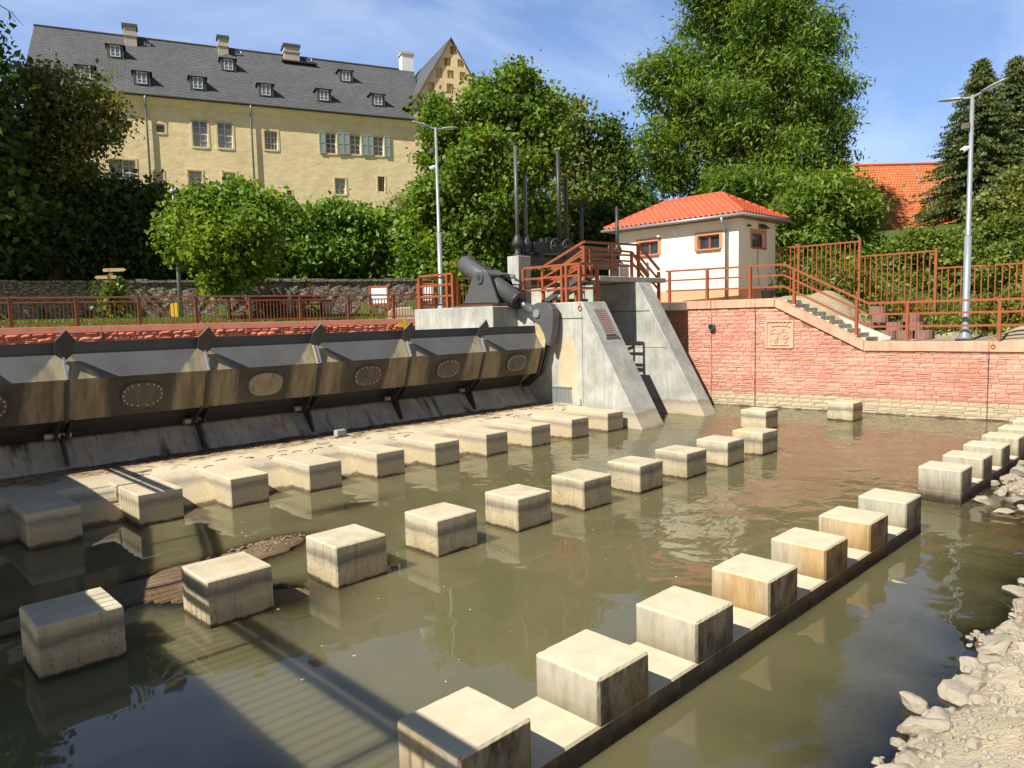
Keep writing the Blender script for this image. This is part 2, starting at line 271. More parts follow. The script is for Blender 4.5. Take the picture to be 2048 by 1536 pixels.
def mat_ground():
    n = NT('ground'); p = n.xyz(); a = n.noise(0.7, 6, 0.65); g = n.noise(9, 6, 0.7)
    sand = n.mix(n.ramp(a, [(0.35, 0.0), (0.65, 1.0)]), (0.36, 0.29, 0.19), (0.52, 0.44, 0.31))
    bank = n.mix(n.ramp(n.noise(0.9, 6, 0.65), [(0.35, 0.0), (0.65, 1.0)]), (0.56, 0.48, 0.34), (0.69, 0.60, 0.44))
    bedc = n.mix(n.ramp(a, [(0.35, 0.0), (0.65, 1.0)]), (0.25, 0.175, 0.11), (0.34, 0.245, 0.16))
    grass = n.mix(n.ramp(g, [(0.35, 0.0), (0.65, 1.0)]), (0.045, 0.085, 0.018), (0.11, 0.17, 0.04))
    soil = n.mix(n.ramp(a, [(0.35, 0.0), (0.65, 1.0)]), (0.06, 0.05, 0.03), (0.10, 0.085, 0.05))
    at_ = n.N('ShaderNodeAttribute', attribute_name='zone'); c = n.N('ShaderNodeSeparateColor'); n.L(at_.outputs['Color'], c.inputs[0])
    j = n.math('MULTIPLY', n.math('SUBTRACT', n.noise(3.5, 5, 0.65), 0.5), 1.0)
    col = n.mix(n.ramp(n.math('ADD', c.outputs[0], j), [(0.42, 0.0), (0.58, 1.0)]), soil, grass)
    col = n.mix(n.ramp(n.math('ADD', c.outputs[1], j), [(0.42, 0.0), (0.58, 1.0)]), col, sand)
    col = n.mix(c.outputs[2], col, n.mix(n.ramp(p[2], [(0.02, 0.0), (0.12, 1.0)]), bedc, bank))
    col = n.mix(0.6, col, n.mix(1.0, col, n.ramp(g, [(0.3, 0.62), (0.7, 1.15)]), 'MULTIPLY'))
    wet = n.math('MULTIPLY', n.ramp(n.math('ADD', p[2], n.math('MULTIPLY', a, 0.06)), [(0.05, 1.0), (0.14, 0.0)]), 0.8)
    col = n.mix(wet, col, n.mix(1.0, col, (0.62, 0.56, 0.50), 'MULTIPLY'))
    return n.pbr(col, 0.92, 0, n.bump(n.math('ADD', g, n.noise(28, 4, 0.7)), 0.8, 0.06), 0.1)
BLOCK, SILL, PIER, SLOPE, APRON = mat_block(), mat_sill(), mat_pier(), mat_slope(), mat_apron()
BRICK = mat_brick('red_split_brick', (0.53, 0.245, 0.19), (0.645, 0.345, 0.265), (0.78, 0.58, 0.44))
BRICK2 = mat_brick('dark_red_split_brick', (0.48, 0.15, 0.10), (0.62, 0.22, 0.145), (0.55, 0.30, 0.22))
MORT = simple('red_mortar', (0.30, 0.13, 0.085), 0.95, var=0.2)
COPE = simple('red_coping', (0.66, 0.37, 0.26), 0.85, var=0.22, scale=1.2, dirt=(0.34, 0.19, 0.15)); COPE2 = simple('dark_red_coping', (0.58, 0.215, 0.16), 0.85, var=0.2, scale=1.2, dirt=(0.46, 0.26, 0.2))
RAIL = simple('red_brown_paint', (0.30, 0.085, 0.032), 0.5, var=0.12, bump=0.04, spec=0.4); RAIL2 = simple('dull_red_paint', (0.22, 0.075, 0.042), 0.55, var=0.12, bump=0.04, spec=0.4)
GDARK = simple('dark_steel', (0.035, 0.036, 0.040), 0.5, var=0.25, scale=4, bump=0.08, spec=0.5); GGREY = simple('grey_painted_steel', (0.085, 0.088, 0.095), 0.45, var=0.12, bump=0.05, spec=0.5)
GPANEL, GBROWN = mat_gate('gate_panel', False), mat_gate('gate_nose', True)
GDIRT = simple('silted_steel', (0.46, 0.37, 0.21), 0.8, var=0.25); BOLT = simple('galvanised_bolt', (0.45, 0.42, 0.36), 0.45, 0.4, var=0.2); COVER = simple('cover_plate', (0.09, 0.072, 0.055), 0.55, var=0.3, dirt=(0.15, 0.12, 0.09)); COVER2 = simple('silty_cover_plate', (0.27, 0.22, 0.16), 0.6, var=0.3, dirt=(0.08, 0.06, 0.045))
CHROME = NT('chrome').pbr((0.75, 0.75, 0.78), 0.12, 1.0); GALV = simple('galvanised_steel', (0.28, 0.32, 0.35), 0.45, 0.3, var=0.12, bump=0.04, spec=0.5); WHITE = simple('white_paint', (0.78, 0.79, 0.80), 0.4, var=0.05, bump=0.0)
BLACK = simple('black_plastic', (0.02, 0.02, 0.022), 0.5, var=0.2, bump=0.0); STONE, WATER, GROUND = mat_stone(), mat_water(), mat_ground()
YELLOWP = mat_plaster('castle_plaster', (0.95, 0.78, 0.48), 0.05, 1.1); TRIMP = mat_plaster('castle_trim', (0.84, 0.70, 0.42), 0.01); GABLEP = mat_plaster('castle_gable_plaster', (0.92, 0.74, 0.46), 0.03, 1.5)
CREAM = mat_plaster('house_plaster', (0.86, 0.82, 0.70), 0.005, 9); SALMON = simple('salmon_plinth', (0.72, 0.36, 0.22), 0.85, var=0.06); TERRA = simple('terracotta_trim', (0.58, 0.25, 0.13), 0.7, var=0.1); WOOD = simple('red_brown_wood', (0.28, 0.095, 0.045), 0.5, var=0.15)
CU = (0.941, -0.339, 0.0)
SLATE = mat_tiles('slate', (0.085, 0.090, 0.095), (0.112, 0.117, 0.122), (0.05, 0.052, 0.055), CU, 0.42, 0.21); SLATE2 = simple('slate_cheek', (0.085, 0.095, 0.10), 0.7, var=0.25)
TILE = simple('orange_clay_tile', (0.54, 0.105, 0.045), 0.6, var=0.22, scale=5, bump=0.08, spec=0.4); BARN = mat_tiles('barn_tiles', (0.62, 0.20, 0.08), (0.52, 0.15, 0.055), (0.26, 0.07, 0.03), (_r[0], _r[1], 0), 0.26, 0.24, 0.05)
CHIM = mat_plaster('chimney_plaster', (0.50, 0.46, 0.40), 0.02, 3); GLASS, GLASSB = mat_glass(), mat_glass('sky_glass', (0.16, 0.20, 0.27)); SHUT = simple('grey_green_shutter', (0.30, 0.36, 0.34), 0.6, var=0.08); WINW = simple('window_white', (0.62, 0.64, 0.66), 0.5, var=0.05)
BARK = simple('bark', (0.09, 0.07, 0.05), 0.9, var=0.3, scale=5, bump=0.6); BARKL = simple('young_bark', (0.20, 0.13, 0.07), 0.85, var=0.3, scale=5, bump=0.4)
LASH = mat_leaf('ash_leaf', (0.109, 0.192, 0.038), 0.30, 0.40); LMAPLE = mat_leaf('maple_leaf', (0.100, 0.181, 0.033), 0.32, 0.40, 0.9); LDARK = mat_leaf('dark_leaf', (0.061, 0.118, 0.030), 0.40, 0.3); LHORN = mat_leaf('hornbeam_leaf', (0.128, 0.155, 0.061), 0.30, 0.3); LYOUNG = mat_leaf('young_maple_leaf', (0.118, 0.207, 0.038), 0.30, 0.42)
LHEDGE = mat_leaf('hedge_leaf', (0.106, 0.200, 0.037), 0.40, 0.38); LVINE = mat_leaf('vine_leaf', (0.121, 0.182, 0.040), 0.35, 0.35); LSPR = mat_leaf('spruce_needle', (0.060, 0.096, 0.036), 0.30, 0.12); LWEED = mat_leaf('weed_leaf', (0.13, 0.17, 0.04), 0.35, 0.35); LPALE = mat_leaf('pale_leaf', (0.138, 0.184, 0.069), 0.3, 0.35); GRASSM = mat_leaf('grass_blade', (0.11, 0.19, 0.035), 0.3, 0.35)
ROCK = simple('river_rock', (0.33, 0.29, 0.23), 0.9, var=0.3, scale=3, bump=0.5); SANDM = mat_sand('sand_mound', (0.50, 0.40, 0.26), (0.62, 0.52, 0.36)); PAVER = simple('red_planter_concrete', (0.26, 0.145, 0.12), 0.85, var=0.25, bump=0.4); STEPM = simple('pale_step_concrete', (0.56, 0.54, 0.45), 0.85, var=0.12, bump=0.2)
YELL = simple('yellow_paint', (0.62, 0.40, 0.02), 0.5, var=0.1, bump=0.0); BENCH = simple('bench_red_paint', (0.24, 0.055, 0.035), 0.6, var=0.15); SIGNW = simple('sign_wood', (0.42, 0.27, 0.18), 0.8, var=0.15); PALEST = simple('pale_sandstone', (0.62, 0.55, 0.38), 0.85, var=0.12); RELIEF = simple('salmon_relief', (0.66, 0.38, 0.27), 0.85, var=0.1, bump=0.2); REDM = simple('red_ring', (0.5, 0.05, 0.03), 0.5)
BLIND = simple('boarded_recess', (0.74, 0.52, 0.27), 0.9, var=0.1)

# ------------------------------------------------------------------ mesh helpers
def mobj(name, v, f, m, parent=None, smooth=False, base=None):
    me = bpy.data.meshes.new(name); off = Vector(base) if base is not None else (Vector(ORG[parent]) if parent else Vector((0, 0, 0)))
    va = np.asarray(v, dtype=np.float64).reshape(-1, 3)-np.array(off)
    me.from_pydata(va.tolist(), [], f); me.materials.append(m)
    if smooth: me.polygons.foreach_set('use_smooth', [True]*len(me.polygons))
    me.update(); o = bpy.data.objects.new(name, me); COL.objects.link(o)
    if parent: o.parent = parent
    else: o.location = off
    ORG[o] = tuple(off); return o
ORG = {}
class MB:
    def __init__(s, T=None): s.v, s.f, s.T = [], [], T
    def add(s, vs, fs):
        b = len(s.v)
        for p in vs:
            p = tuple(float(c) for c in p); s.v.append(s.T(*p) if s.T else p)
        s.f += [tuple(i+b for i in q) for q in fs]; return s
    def box(s, x0, x1, y0, y1, z0, z1):
        return s.add([(x, y, z) for z in (z0, z1) for y in (y0, y1) for x in (x0, x1)], [(0, 2, 3, 1), (4, 5, 7, 6), (0, 1, 5, 4), (2, 6, 7, 3), (0, 4, 6, 2), (1, 3, 7, 5)])
    def prism(s, pts, vec):
        n = len(pts); P = [Vector(p) for p in pts]; d = Vector(vec)
        return s.add(P+[p+d for p in P], [tuple(range(n-1, -1, -1)), tuple(range(n, 2*n))]+[(i, (i+1) % n, (i+1) % n+n, i+n) for i in range(n)])
    def bar(s, a, b, w, h=None, up=(0, 0, 1)):
        a, b = Vector(a), Vector(b); h = h or w; d = (b-a).normalized(); u = Vector(up)
        if abs(d.dot(u)) > 0.98: u = Vector((0, 1, 0))
        r = d.cross(u).normalized(); u = r.cross(d)
        c = [a+r*(i*w/2)+u*(j*h/2) for i, j in ((-1, -1), (1, -1), (1, 1), (-1, 1))]
        return s.prism(c, b-a)
    def tube(s, pts, rad, n=8, cap=True):
        P = [Vector(p) for p in pts]; R = rad if isinstance(rad, (list, tuple)) else [rad]*len(P); vs, fs = [], []
        u = None
        for i, p in enumerate(P):
            d = (P[min(i+1, len(P)-1)]-P[max(i-1, 0)]).normalized()
            if u is None: u = d.orthogonal().normalized()
            else: u = (u-d*u.dot(d)).normalized() if (u-d*u.dot(d)).length > 1e-4 else d.orthogonal().normalized()
            w = d.cross(u)
            vs += [p+(u*math.cos(2*math.pi*k/n)+w*math.sin(2*math.pi*k/n))*R[i] for k in range(n)]
        for i in range(len(P)-1):
            fs += [(i*n+k, i*n+(k+1) % n, (i+1)*n+(k+1) % n, (i+1)*n+k) for k in range(n)]
        if cap: fs += [tuple(range(n-1, -1, -1)), tuple((len(P)-1)*n+k for k in range(n))]
        return s.add(vs, fs)
    def ball(s, c, r, n=8, m=5):
        c = Vector(c); r = r if hasattr(r, '__len__') else (r, r, r); vs = [c+Vector((0, 0, -r[2]))]
        for j in range(1, m):
            a = -math.pi/2+math.pi*j/m
            vs += [c+Vector((math.cos(a)*math.cos(2*math.pi*k/n)*r[0], math.cos(a)*math.sin(2*math.pi*k/n)*r[1], math.sin(a)*r[2])) for k in range(n)]
        vs.append(c+Vector((0, 0, r[2]))); fs = [(0, 1+(k+1) % n, 1+k) for k in range(n)]; t = len(vs)-1
        for j in range(m-2): fs += [(1+j*n+k, 1+j*n+(k+1) % n, 1+(j+1)*n+(k+1) % n, 1+(j+1)*n+k) for k in range(n)]
        fs += [(1+(m-2)*n+k, 1+(m-2)*n+(k+1) % n, t) for k in range(n)]; return s.add(vs, fs)
    def wall(s, u0, u1, z0, z1, v, holes, depth):          # wall sheet facing -v with recessed openings
        us = sorted({u0, u1, *[h[0] for h in holes], *[h[1] for h in holes]}); zs = sorted({z0, z1, *[h[2] for h in holes], *[h[3] for h in holes]})
        for i in range(len(us)-1):
            for j in range(len(zs)-1):
                cu, cz = (us[i]+us[i+1])/2, (zs[j]+zs[j+1])/2
                if any(h[0] < cu < h[1] and h[2] < cz < h[3] for h in holes): continue
                s.add([(us[i], v, zs[j]), (us[i+1], v, zs[j]), (us[i+1], v, zs[j+1]), (us[i], v, zs[j+1])], [(0, 1, 2, 3)])
        for a, b, c, d in holes:
            s.add([(a, v, c), (b, v, c), (b, v, d), (a, v, d), (a, v+depth, c), (b, v+depth, c), (b, v+depth, d), (a, v+depth, d)], [(0, 4, 5, 1), (1, 5, 6, 2), (2, 6, 7, 3), (3, 7, 4, 0)])
        return s
    def build(s, name, m, parent=None, smooth=False, bevel=0.0, base=None):
        o = mobj(name, s.v, s.f, m, parent, smooth, base)
        if bevel:
            b = o.modifiers.new('bevel', 'BEVEL'); b.width = bevel; b.segments = 1; b.limit_method = 'ANGLE'
        return o
def tag(o, label=None, cat=None, group=None, kind=None):
    for k, v in (('label', label), ('category', cat), ('group', group), ('kind', kind)):
        if v: o[k] = v
    return o
def thing(name, label, cat, loc, group=None):
    o = bpy.data.objects.new(name, None); COL.objects.link(o); o.location = loc; o.empty_display_size = 0.3; ORG[o] = tuple(loc)
    return tag(o, label, cat, group)
def copy_tree(o, parent=None):
    c = o.copy(); COL.objects.link(c); c.parent = parent; ORG[c] = ORG[o]
    for ch in list(o.children): copy_tree(ch, c)
    return c

# ------------------------------------------------------------------ terrain, river bed, water
def xw(y): return 31.3+max(0.0, min(18.3-y, 30))*0.10
def ss(a, b, x): t = min(1, max(0, (x-a)/(b-a))); return t*t*(3-2*t)
def hn(x, y, s=1.0): return (math.sin(x*1.3*s+1.7)*math.cos(y*1.7*s+0.3)+0.6*math.sin(x*2.9*s-y*2.3*s)+0.4*math.sin(x*5.1*s+y*4.3*s+1.0))/2
def ybank(x): return 2.28+0.12*math.sin(x*1.9)+0.10*math.sin(x*4.7+1)+1.75*ss(14.5, 21.5, x)-0.5*ss(7.2, 5.5, x)
def bed(x, y):
    z = -0.95+0.08*hn(x, y)
    for cx, cy, sx, sy, h in ((6.6, 13.6, 1.2, 0.62, 1.0), (4.6, 13.2, 1.4, 0.62, 1.0), (2.4, 12.8, 1.5, 0.6, 1.0), (0.0, 12.5, 2.0, 0.7, 1.0), (4.1, 12.2, 0.95, 1.2, 0.93), (5.9, 13.0, 0.9, 0.6, 0.6), (5.4, 11.2, 1.3, 1.1, 0.42), (5.6, 10.4, 1.3, 1.1, 0.66), (4.6, 9.3, 0.9, 0.9, 0.55), (9.0, 15.0, 1.8, 0.55, 0.88), (7.6, 12.4, 0.9, 0.8, 0.3), (12.2, 3.4, 0.8, 0.35, 0.6), (7.0, 3.0, 0.9, 0.5, 0.55), (22, 3.9, 2.5, 0.6, 0.5)):
        z += h*math.exp(-((x-cx)/sx)**2-((y-cy)/sy)**2)
    z = min(z, 0.025+0.03*hn(x, y, 2.3))
    yb = ybank(x); k = -(y-yb)*0.24-0.02 if y > yb else (yb-y)*0.33+0.05*hn(x, y, 1.6)
    if y < 6: z = max(z, k) if y > yb else k
    return z
SWA, SWB = Vector((8.4, 49.3)), Vector((30.85, 39.3)); SWD = (SWB-SWA).normalized(); SWN = Vector((-SWD.y, SWD.x))
CN = Vector((0.3387, 0.9409))
def yl(x): return 36.2-(x-16)*0.3057           # face line of the far bank wall
def terr(x, y):
    """height and zone colour (grass, sand, river) of the ground"""
    sw = (Vector((x, y))-SWA).dot(SWN)
    cd = Vector((x, y)).dot(CN)
    X = xw(y)+0.25
    if x > X and y < 24.5 or (x > 31.6 and 24 < y < 27):
        up = ss(11.4, 15.2, y); z = 3.02+1.9*up+0.03*hn(x, y)
        z += ss(X+3.2, X+5.6, x)*(0.6-0.3*up)
        if 11.2 < y < 15.8 and x < X+1.75: z -= 0.7
        for cx, cy, s, h in ((35.5, 14.3, 1.0, 0.55), (34.5, 6.2, 1.0, 0.62), (36.9, 9, 1.4, 0.3)):
            z += h*math.exp(-((x-cx)**2+(y-cy)**2)/s**2)
        z += ss(38, 60, x)*5
        g = 0.5+0.5*ss(36.0, 37.5, x)
        return z, (g, 1.0-ss(35.8, 37.2, x), 0.0)
    if y < yl(x)+0.1 and sw < 0 and not (x > 21.4 and y > 23 and x > 0.77*y):
        if y < 22.2:
            z = bed(x, y); z += ss(-22, -30, x)*6
            return z, (0, 0, 1.0)
        return 1.0+ss(-28, -34, x)*5, (0, 0, 1.0)
    if x > 21.4 and y > 23 and y < yl(x) and sw < 0 and x > 0.77*y:
        return 4.88, (0.0, 1.0, 0)
    if sw < 0.35: return 4.40+0.55*ss(0, 9, y-yl(x))+0.02*hn(x, y), (1.0, 0.0, 0)
    z = 6.95+ss(0.3, 28, sw)*8.2+max(0, cd-72)*0.02
    return z, (0.6, 0, 0)
def ground():
    gx = np.unique(np.concatenate([np.linspace(-420, -36, 9), np.arange(-36, 2, 1.5), np.arange(2, 24, 0.2), np.arange(24, 31.2, 0.35), [31.28, 31.5, 31.56, 31.75], np.arange(32, 40, 0.25), np.arange(40, 70, 1.5), np.linspace(72, 520, 10)]))
    gy = np.unique(np.concatenate([np.linspace(-420, -14, 8), np.arange(-12, 0, 1.0), np.arange(0, 5, 0.12), np.arange(5, 18, 0.22), np.arange(18, 24, 0.4), [22.1, 22.3], np.arange(24, 36, 1.0), [36.2, 36.35], np.arange(36.6, 60, 0.6), np.arange(60, 100, 2.0), np.linspace(102, 620, 10)]))
    v, c = [], []
    for y in gy:
        for x in gx:
            w = math.exp(-((x-31.5)/5.0)**2)*(1 if 26 < x < 42 else 0); X = x+(xw(y)-31.3)*min(1, w*1.0) if 22 < x < 42 else x
            if 22 < x <= 31.9: X = x+(xw(y)-31.3)*ss(22, 31.0, x)
            elif 31.9 < x < 42: X = x+(xw(y)-31.3)*(1-ss(32.5, 42, x))
            L_ = min(58, max(26, yl(X))); Y = y if not 24 < y < 60 else (24+(y-24)*(L_-24)/12.2 if y < 36.2 else L_+(y-36.2)*(60-L_)/23.8)
            z, k = terr(X, Y); v.append((X, Y, z)); c.append((*k, 1.0))
    nx = len(gx); f = [(j*nx+i, j*nx+i+1, (j+1)*nx+i+1, (j+1)*nx+i) for j in range(len(gy)-1) for i in range(nx-1)]
    o = mobj('ground', v, f, GROUND, None, True); a = o.data.color_attributes.new('zone', 'FLOAT_COLOR', 'POINT'); a.data.foreach_set('color', np.array(c, dtype=np.float32).ravel())
    tag(o, kind='structure')
ground()
def water(name, xs, ys, z, fixed=None):
    v, op, rp = [], [], []
    for y in ys:
        for x in xs:
            X = min(x, xw(y)+0.1); v.append((X, y, z))
            d = z-bed(X, y) if fixed is None else fixed
            op.append(0.0 if d < 0 else 0.985*(1-math.exp(-3.0*d)))
            r = 0.25+0.75*ss(7, 15, X)*ss(3, 7, y); r += 0.25*math.exp(-((X-16.6)/2.5)**2-((y-4.6)/2.0)**2)
            if y < 4.5: r = 0.55+0.35*ss(8, 16, X)
            r *= 0.55+0.45*ss(5, 9, X); rp.append(r)
    nx = len(xs); f = [(j*nx+i, j*nx+i+1, (j+1)*nx+i+1, (j+1)*nx+i) for j in range(len(ys)-1) for i in range(nx-1)]
    o = mobj(name, v, f, WATER, None, True)
    for nm, d in (('opacity', op), ('ripple', rp)):
        a = o.data.attributes.new(nm, 'FLOAT', 'POINT'); a.data.foreach_set('value', np.array(d, dtype=np.float32))
    tag(o, kind='structure')
water('water', np.concatenate([np.arange(-34, 1, 1.0), np.arange(1, 33.2, 0.16)]), np.concatenate([np.arange(-14, 1, 0.5), np.arange(1, 22.0, 0.16)]), 0.0)
water('water_upstream', np.arange(-36, 22.2, 2.0), np.arange(22.35, 48, 2.0), 3.4, 2.0)

# ------------------------------------------------------------------ row of baffle blocks
def chip_box(x0, x1, y0, y1, z0, z1, c=0.022, seed=0, T=None):
    rd = random.Random(seed); o1, o2, o3 = rd.uniform(0, 50), rd.uniform(0, 50), rd.uniform(0, 50)
    chips = [(rd.uniform(x0, x1), rd.uniform(y0, y1), rd.uniform(z1-0.75, z1), rd.uniform(0.010, 0.026)) for _ in range(16)]
    def lines(a, b):
        e = [0, 0.012, 0.024, 0.038, 0.055]; n = max(2, int((b-a-0.11)/0.045)); return [a+q for q in e]+[a+0.055+(b-a-0.11)*i/n for i in range(1, n)]+[b-q for q in reversed(e)]
    L = [lines(x0, x1), lines(y0, y1), [q for q in lines(max(z0, z1-1.0)-0.06, z1) if q >= max(z0, z1-1.0)-0.055 or True]]; lo = (x0, y0, z0-9); hi = (x1, y1, z1); mb = MB(T)
    def fix(p):
        q = list(p); d = [min(p[i]-lo[i], hi[i]-p[i]) for i in range(3)]
        w = c*(0.95+0.14*hn(p[0]*3+o1, p[1]*3+p[2]*3+o2, 1.2)+0.10*hn(p[0]*9+o3, p[1]*9+p[2]*9, 1.9))
        for cx, cy, cz, r in chips:
            k = (p[0]-cx)**2+(p[1]-cy)**2+(p[2]-cz)**2
            if k < (2.2*r)**2: w += r*0.8*(1-k/(2.2*r)**2)
        for i, j in ((0, 1), (0, 2), (1, 2)):
            k = w-(d[i]+d[j])
            if k > 0:
                for m_ in (i, j): s = 1 if p[m_]-lo[m_] < hi[m_]-p[m_] else -1; q[m_] += s*k/2
        return q
    for ax, sd in ((0, 0), (0, 1), (1, 0), (1, 1), (2, 1)):
        A, B_ = [i for i in range(3) if i != ax]; fix_v = (lo, hi)[sd][ax]; vs = []
        for b in L[B_]:
            for a in L[A]: p = [0, 0, 0]; p[ax] = fix_v; p[A] = a; p[B_] = b; vs.append(fix(p))
        n = len(L[A]); flip = (ax == 1) == (sd == 1)
        mb.add(vs, [(q, q+1, q+n+1, q+n) if not flip else (q, q+n, q+n+1, q+1) for j in range(len(L[B_])-1) for q in range(j*n, j*n+n-1)])
    return mb
B = 0.03
ordl = ['nearest block of the middle row, almost wholly in shade, one striped sunlit corner', 'second middle row block, sunny top and striped rail shadow on its side', 'third middle row block counted from the shaded end, beside the gravel bar', 'fourth middle row block counted from the shaded end, standing in open green water', 'fifth middle row block counted from the shaded end, standing in open water', 'sixth middle row block counted from the shaded end, standing in open water', 'fifth last block of the middle row before the red wall side', 'fourth last block of the middle row towards the red wall', 'third last block of the middle row towards the red wall', 'last block of the middle row, farthest from the footbridge']
b0 = MB().box(-0.5, 0.5, -0.5, 0.5, -1.1, 0.704)
for i in range(10):
    x = 1.826+2.0953*i+0.5; y = 10.3808+0.504
    o = chip_box(-0.5, 0.5, -0.504, 0.504, -1.1, 0.704+random.uniform(-0.008, 0.008), 0.024, 300+i).build('concrete_block', BLOCK); blk = o
    o.location = (x, y, 0); o.rotation_euler.z = random.uniform(-0.012, 0.012); tag(o, ordl[i], 'block', 'free standing concrete blocks of the middle row')
for (x, y, a, lab) in ((25.74, 13.05, 0.0, 'lone concrete block just behind the last block of the middle row'), (29.75, 11.45, 0.0, 'lone concrete block closest to the foot of the red wall')):
    o = chip_box(-0.5, 0.5, -0.504, 0.504, -1.1, 0.704, 0.024, int(x)).build('concrete_block', BLOCK); o.location = (x, y, 0.015); o.rotation_euler.z = a; tag(o, lab, 'block')
# downstream sill with the third row of blocks
def sill(x0, n, label):
    t = thing('baffle_sill', label, 'sill', (x0, 4.86, 0)); p, w, d, z = 1.814, 0.871, 0.89, 0.766
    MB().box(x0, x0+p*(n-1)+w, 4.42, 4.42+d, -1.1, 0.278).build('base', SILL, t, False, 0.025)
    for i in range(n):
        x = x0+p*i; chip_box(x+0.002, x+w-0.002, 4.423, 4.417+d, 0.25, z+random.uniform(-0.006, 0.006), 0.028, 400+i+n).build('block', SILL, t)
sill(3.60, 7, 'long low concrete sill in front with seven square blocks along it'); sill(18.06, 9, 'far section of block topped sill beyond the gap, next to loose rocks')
# apron with fingers of the first row
ap = thing('concrete_apron', 'pale concrete apron below the steel gate with square finger blocks', 'apron', (12, 20, 0))
m = MB(); m.prism([(-8, 22.2, -0.9), (-8, 22.2, 0.716), (-8, 18.95, 0.72), (-8, 17.35, -0.25), (-8, 17.35, -0.9)], (30.7, 0, 0)); m.build('slab', APRON, ap)
for i in range(-2, 10):
    x = 2.9764+2.0576*i; chip_box(x, x+0.968, 16.94, 19.3, -0.3, 0.722, 0.024, 500+i).build('finger_block', APRON, ap)
o = MB().box(11.93, 12.45, 20.35, 20.45, 0.72, 0.76).box(12.02, 12.36, 20.3, 20.52, 0.76, 0.95).build('sensor_box', PIER, None, False, 0.01, base=(12.2, 20.4, 0.72)); tag(o, 'small grey box bolted on the concrete apron below the gate', 'box')
# rusty slope under the gate
sl = MB().prism([(-8, 21.52, 0.55), (-8, 21.62, 0.80), (-8, 22.28, 1.45), (-8, 22.7, 1.45), (-8, 22.7, 0.2)], (30.72, 0, 0)).build('weir_sill', SLOPE, None, False, 0.05, base=(12, 22, 0.6)); tag(sl, 'rust streaked sloping sill under the steel gate', 'sill')

# ------------------------------------------------------------------ flap gate
gt = thing('flap_gate', 'long dark grey steel flap gate with silted brown nose across the weir', 'weir gate', (12, 22.3, 1.45))
X0, X1 = -7.0, 22.2
def strip(pa, pb, th=0.02): return MB().prism([(X0, *pa), (X0, *pb), (X0, pb[0]+0.06, pb[1]), (X0, pa[0]+0.06, pa[1])], (X1-X0, 0, 0))
MB().prism([(X0, 21.30, 4.03), (X0, 21.27, 3.77), (X0, 21.46, 3.77), (X0, 21.46, 4.03)], (X1-X0+0.02, 0, 0)).build('crest_lip', GDARK, gt)
MB().prism([(X0, 21.30, 3.768), (X0, 20.87, 3.10), (X0, 21.0, 3.08), (X0, 21.55, 3.768)], (X1-X0, 0, 0)).build('sloping_panel', GPANEL, gt)
MB().prism([(X0, 20.872, 3.098), (X0, 21.24, 2.03), (X0, 21.36, 2.03), (X0, 21.0, 3.07)], (X1-X0, 0, 0)).build('nose_panel', GBROWN, gt)
MB().prism([(X0, 21.45, 3.99), (X0, 21.45, 3.7), (X0, 21.7, 2.6), (X0, 22.1, 1.75), (X0, 22.32, 1.47), (X0, 22.46, 1.5), (X0, 22.25, 2.5), (X0, 21.6, 3.99)], (X1-X0, 0, 0)).build('skin_plate', GDARK, gt)
ribx = [4.77+3.545*k for k in range(-3, 5)]
proto = None
for k, x in enumerate(ribx):
    rb = MB(); rb.prism([(x-0.02, 21.10, 3.62), (x-0.02, 20.86, 3.10), (x-0.02, 20.79, 3.11), (x-0.02, 21.02, 3.70)], (0.045, 0, 0))
    r = rb.build('rib_plate', GALV, gt)
    MB().prism([(x-0.05, 20.868, 3.09), (x-0.05, 21.236, 2.02), (x-0.05, 21.19, 2.0), (x-0.05, 20.835, 3.06)], (0.10, 0, 0)).build('seam_strip', GDARK, gt)
    lk = MB()
    for dx in (-0.17, 0.10): lk.prism([(x+dx, 21.20, 2.05), (x+dx, 21.45, 2.05), (x+dx, 22.32, 1.52), (x+dx, 22.05, 1.42), (x+dx, 21.75, 1.55)], (0.06, 0, 0))
    lk.build('link_plate', GDARK, gt); MB().tube([(x-0.36, 22.0, 1.58), (x+0.25, 22.0, 1.58)], 0.09, 10).build('hinge_pin', BOLT, gt)
    MB().prism([(x+0.0, 22.2, 1.46), (x+0.0, 21.95, 1.62), (x+0.0, 21.75, 1.50), (x+0.0, 21.50, 0.82), (x+0.0, 21.62, 0.80)], (0.06, 0, 0)).build('hinge_bracket', GDARK, gt)
    fx = x+0.03; n0 = Vector((0, -0.78, -0.62))*0.04
    pl = [(-0.21, 21.16, 3.76), (0.0, 21.07, 3.60), (0.20, 21.16, 3.74), (0.23, 20.90, 4.10), (0.01, 20.80, 4.36), (-0.22, 20.90, 4.10)]
    MB().prism([(fx+a, b, c) for a, b, c in pl], n0).build('flow_splitter', GDARK, gt)
bl = MB()
for i in range(9):
    t = i/8; bl.tube([(11.82, 21.06-0.22*t, 3.62-0.52*t), (11.72, 21.06-0.22*t-0.03, 3.62-0.52*t+0.02)], 0.035, 6)
bl.build('bolted_flange', BOLT, gt)
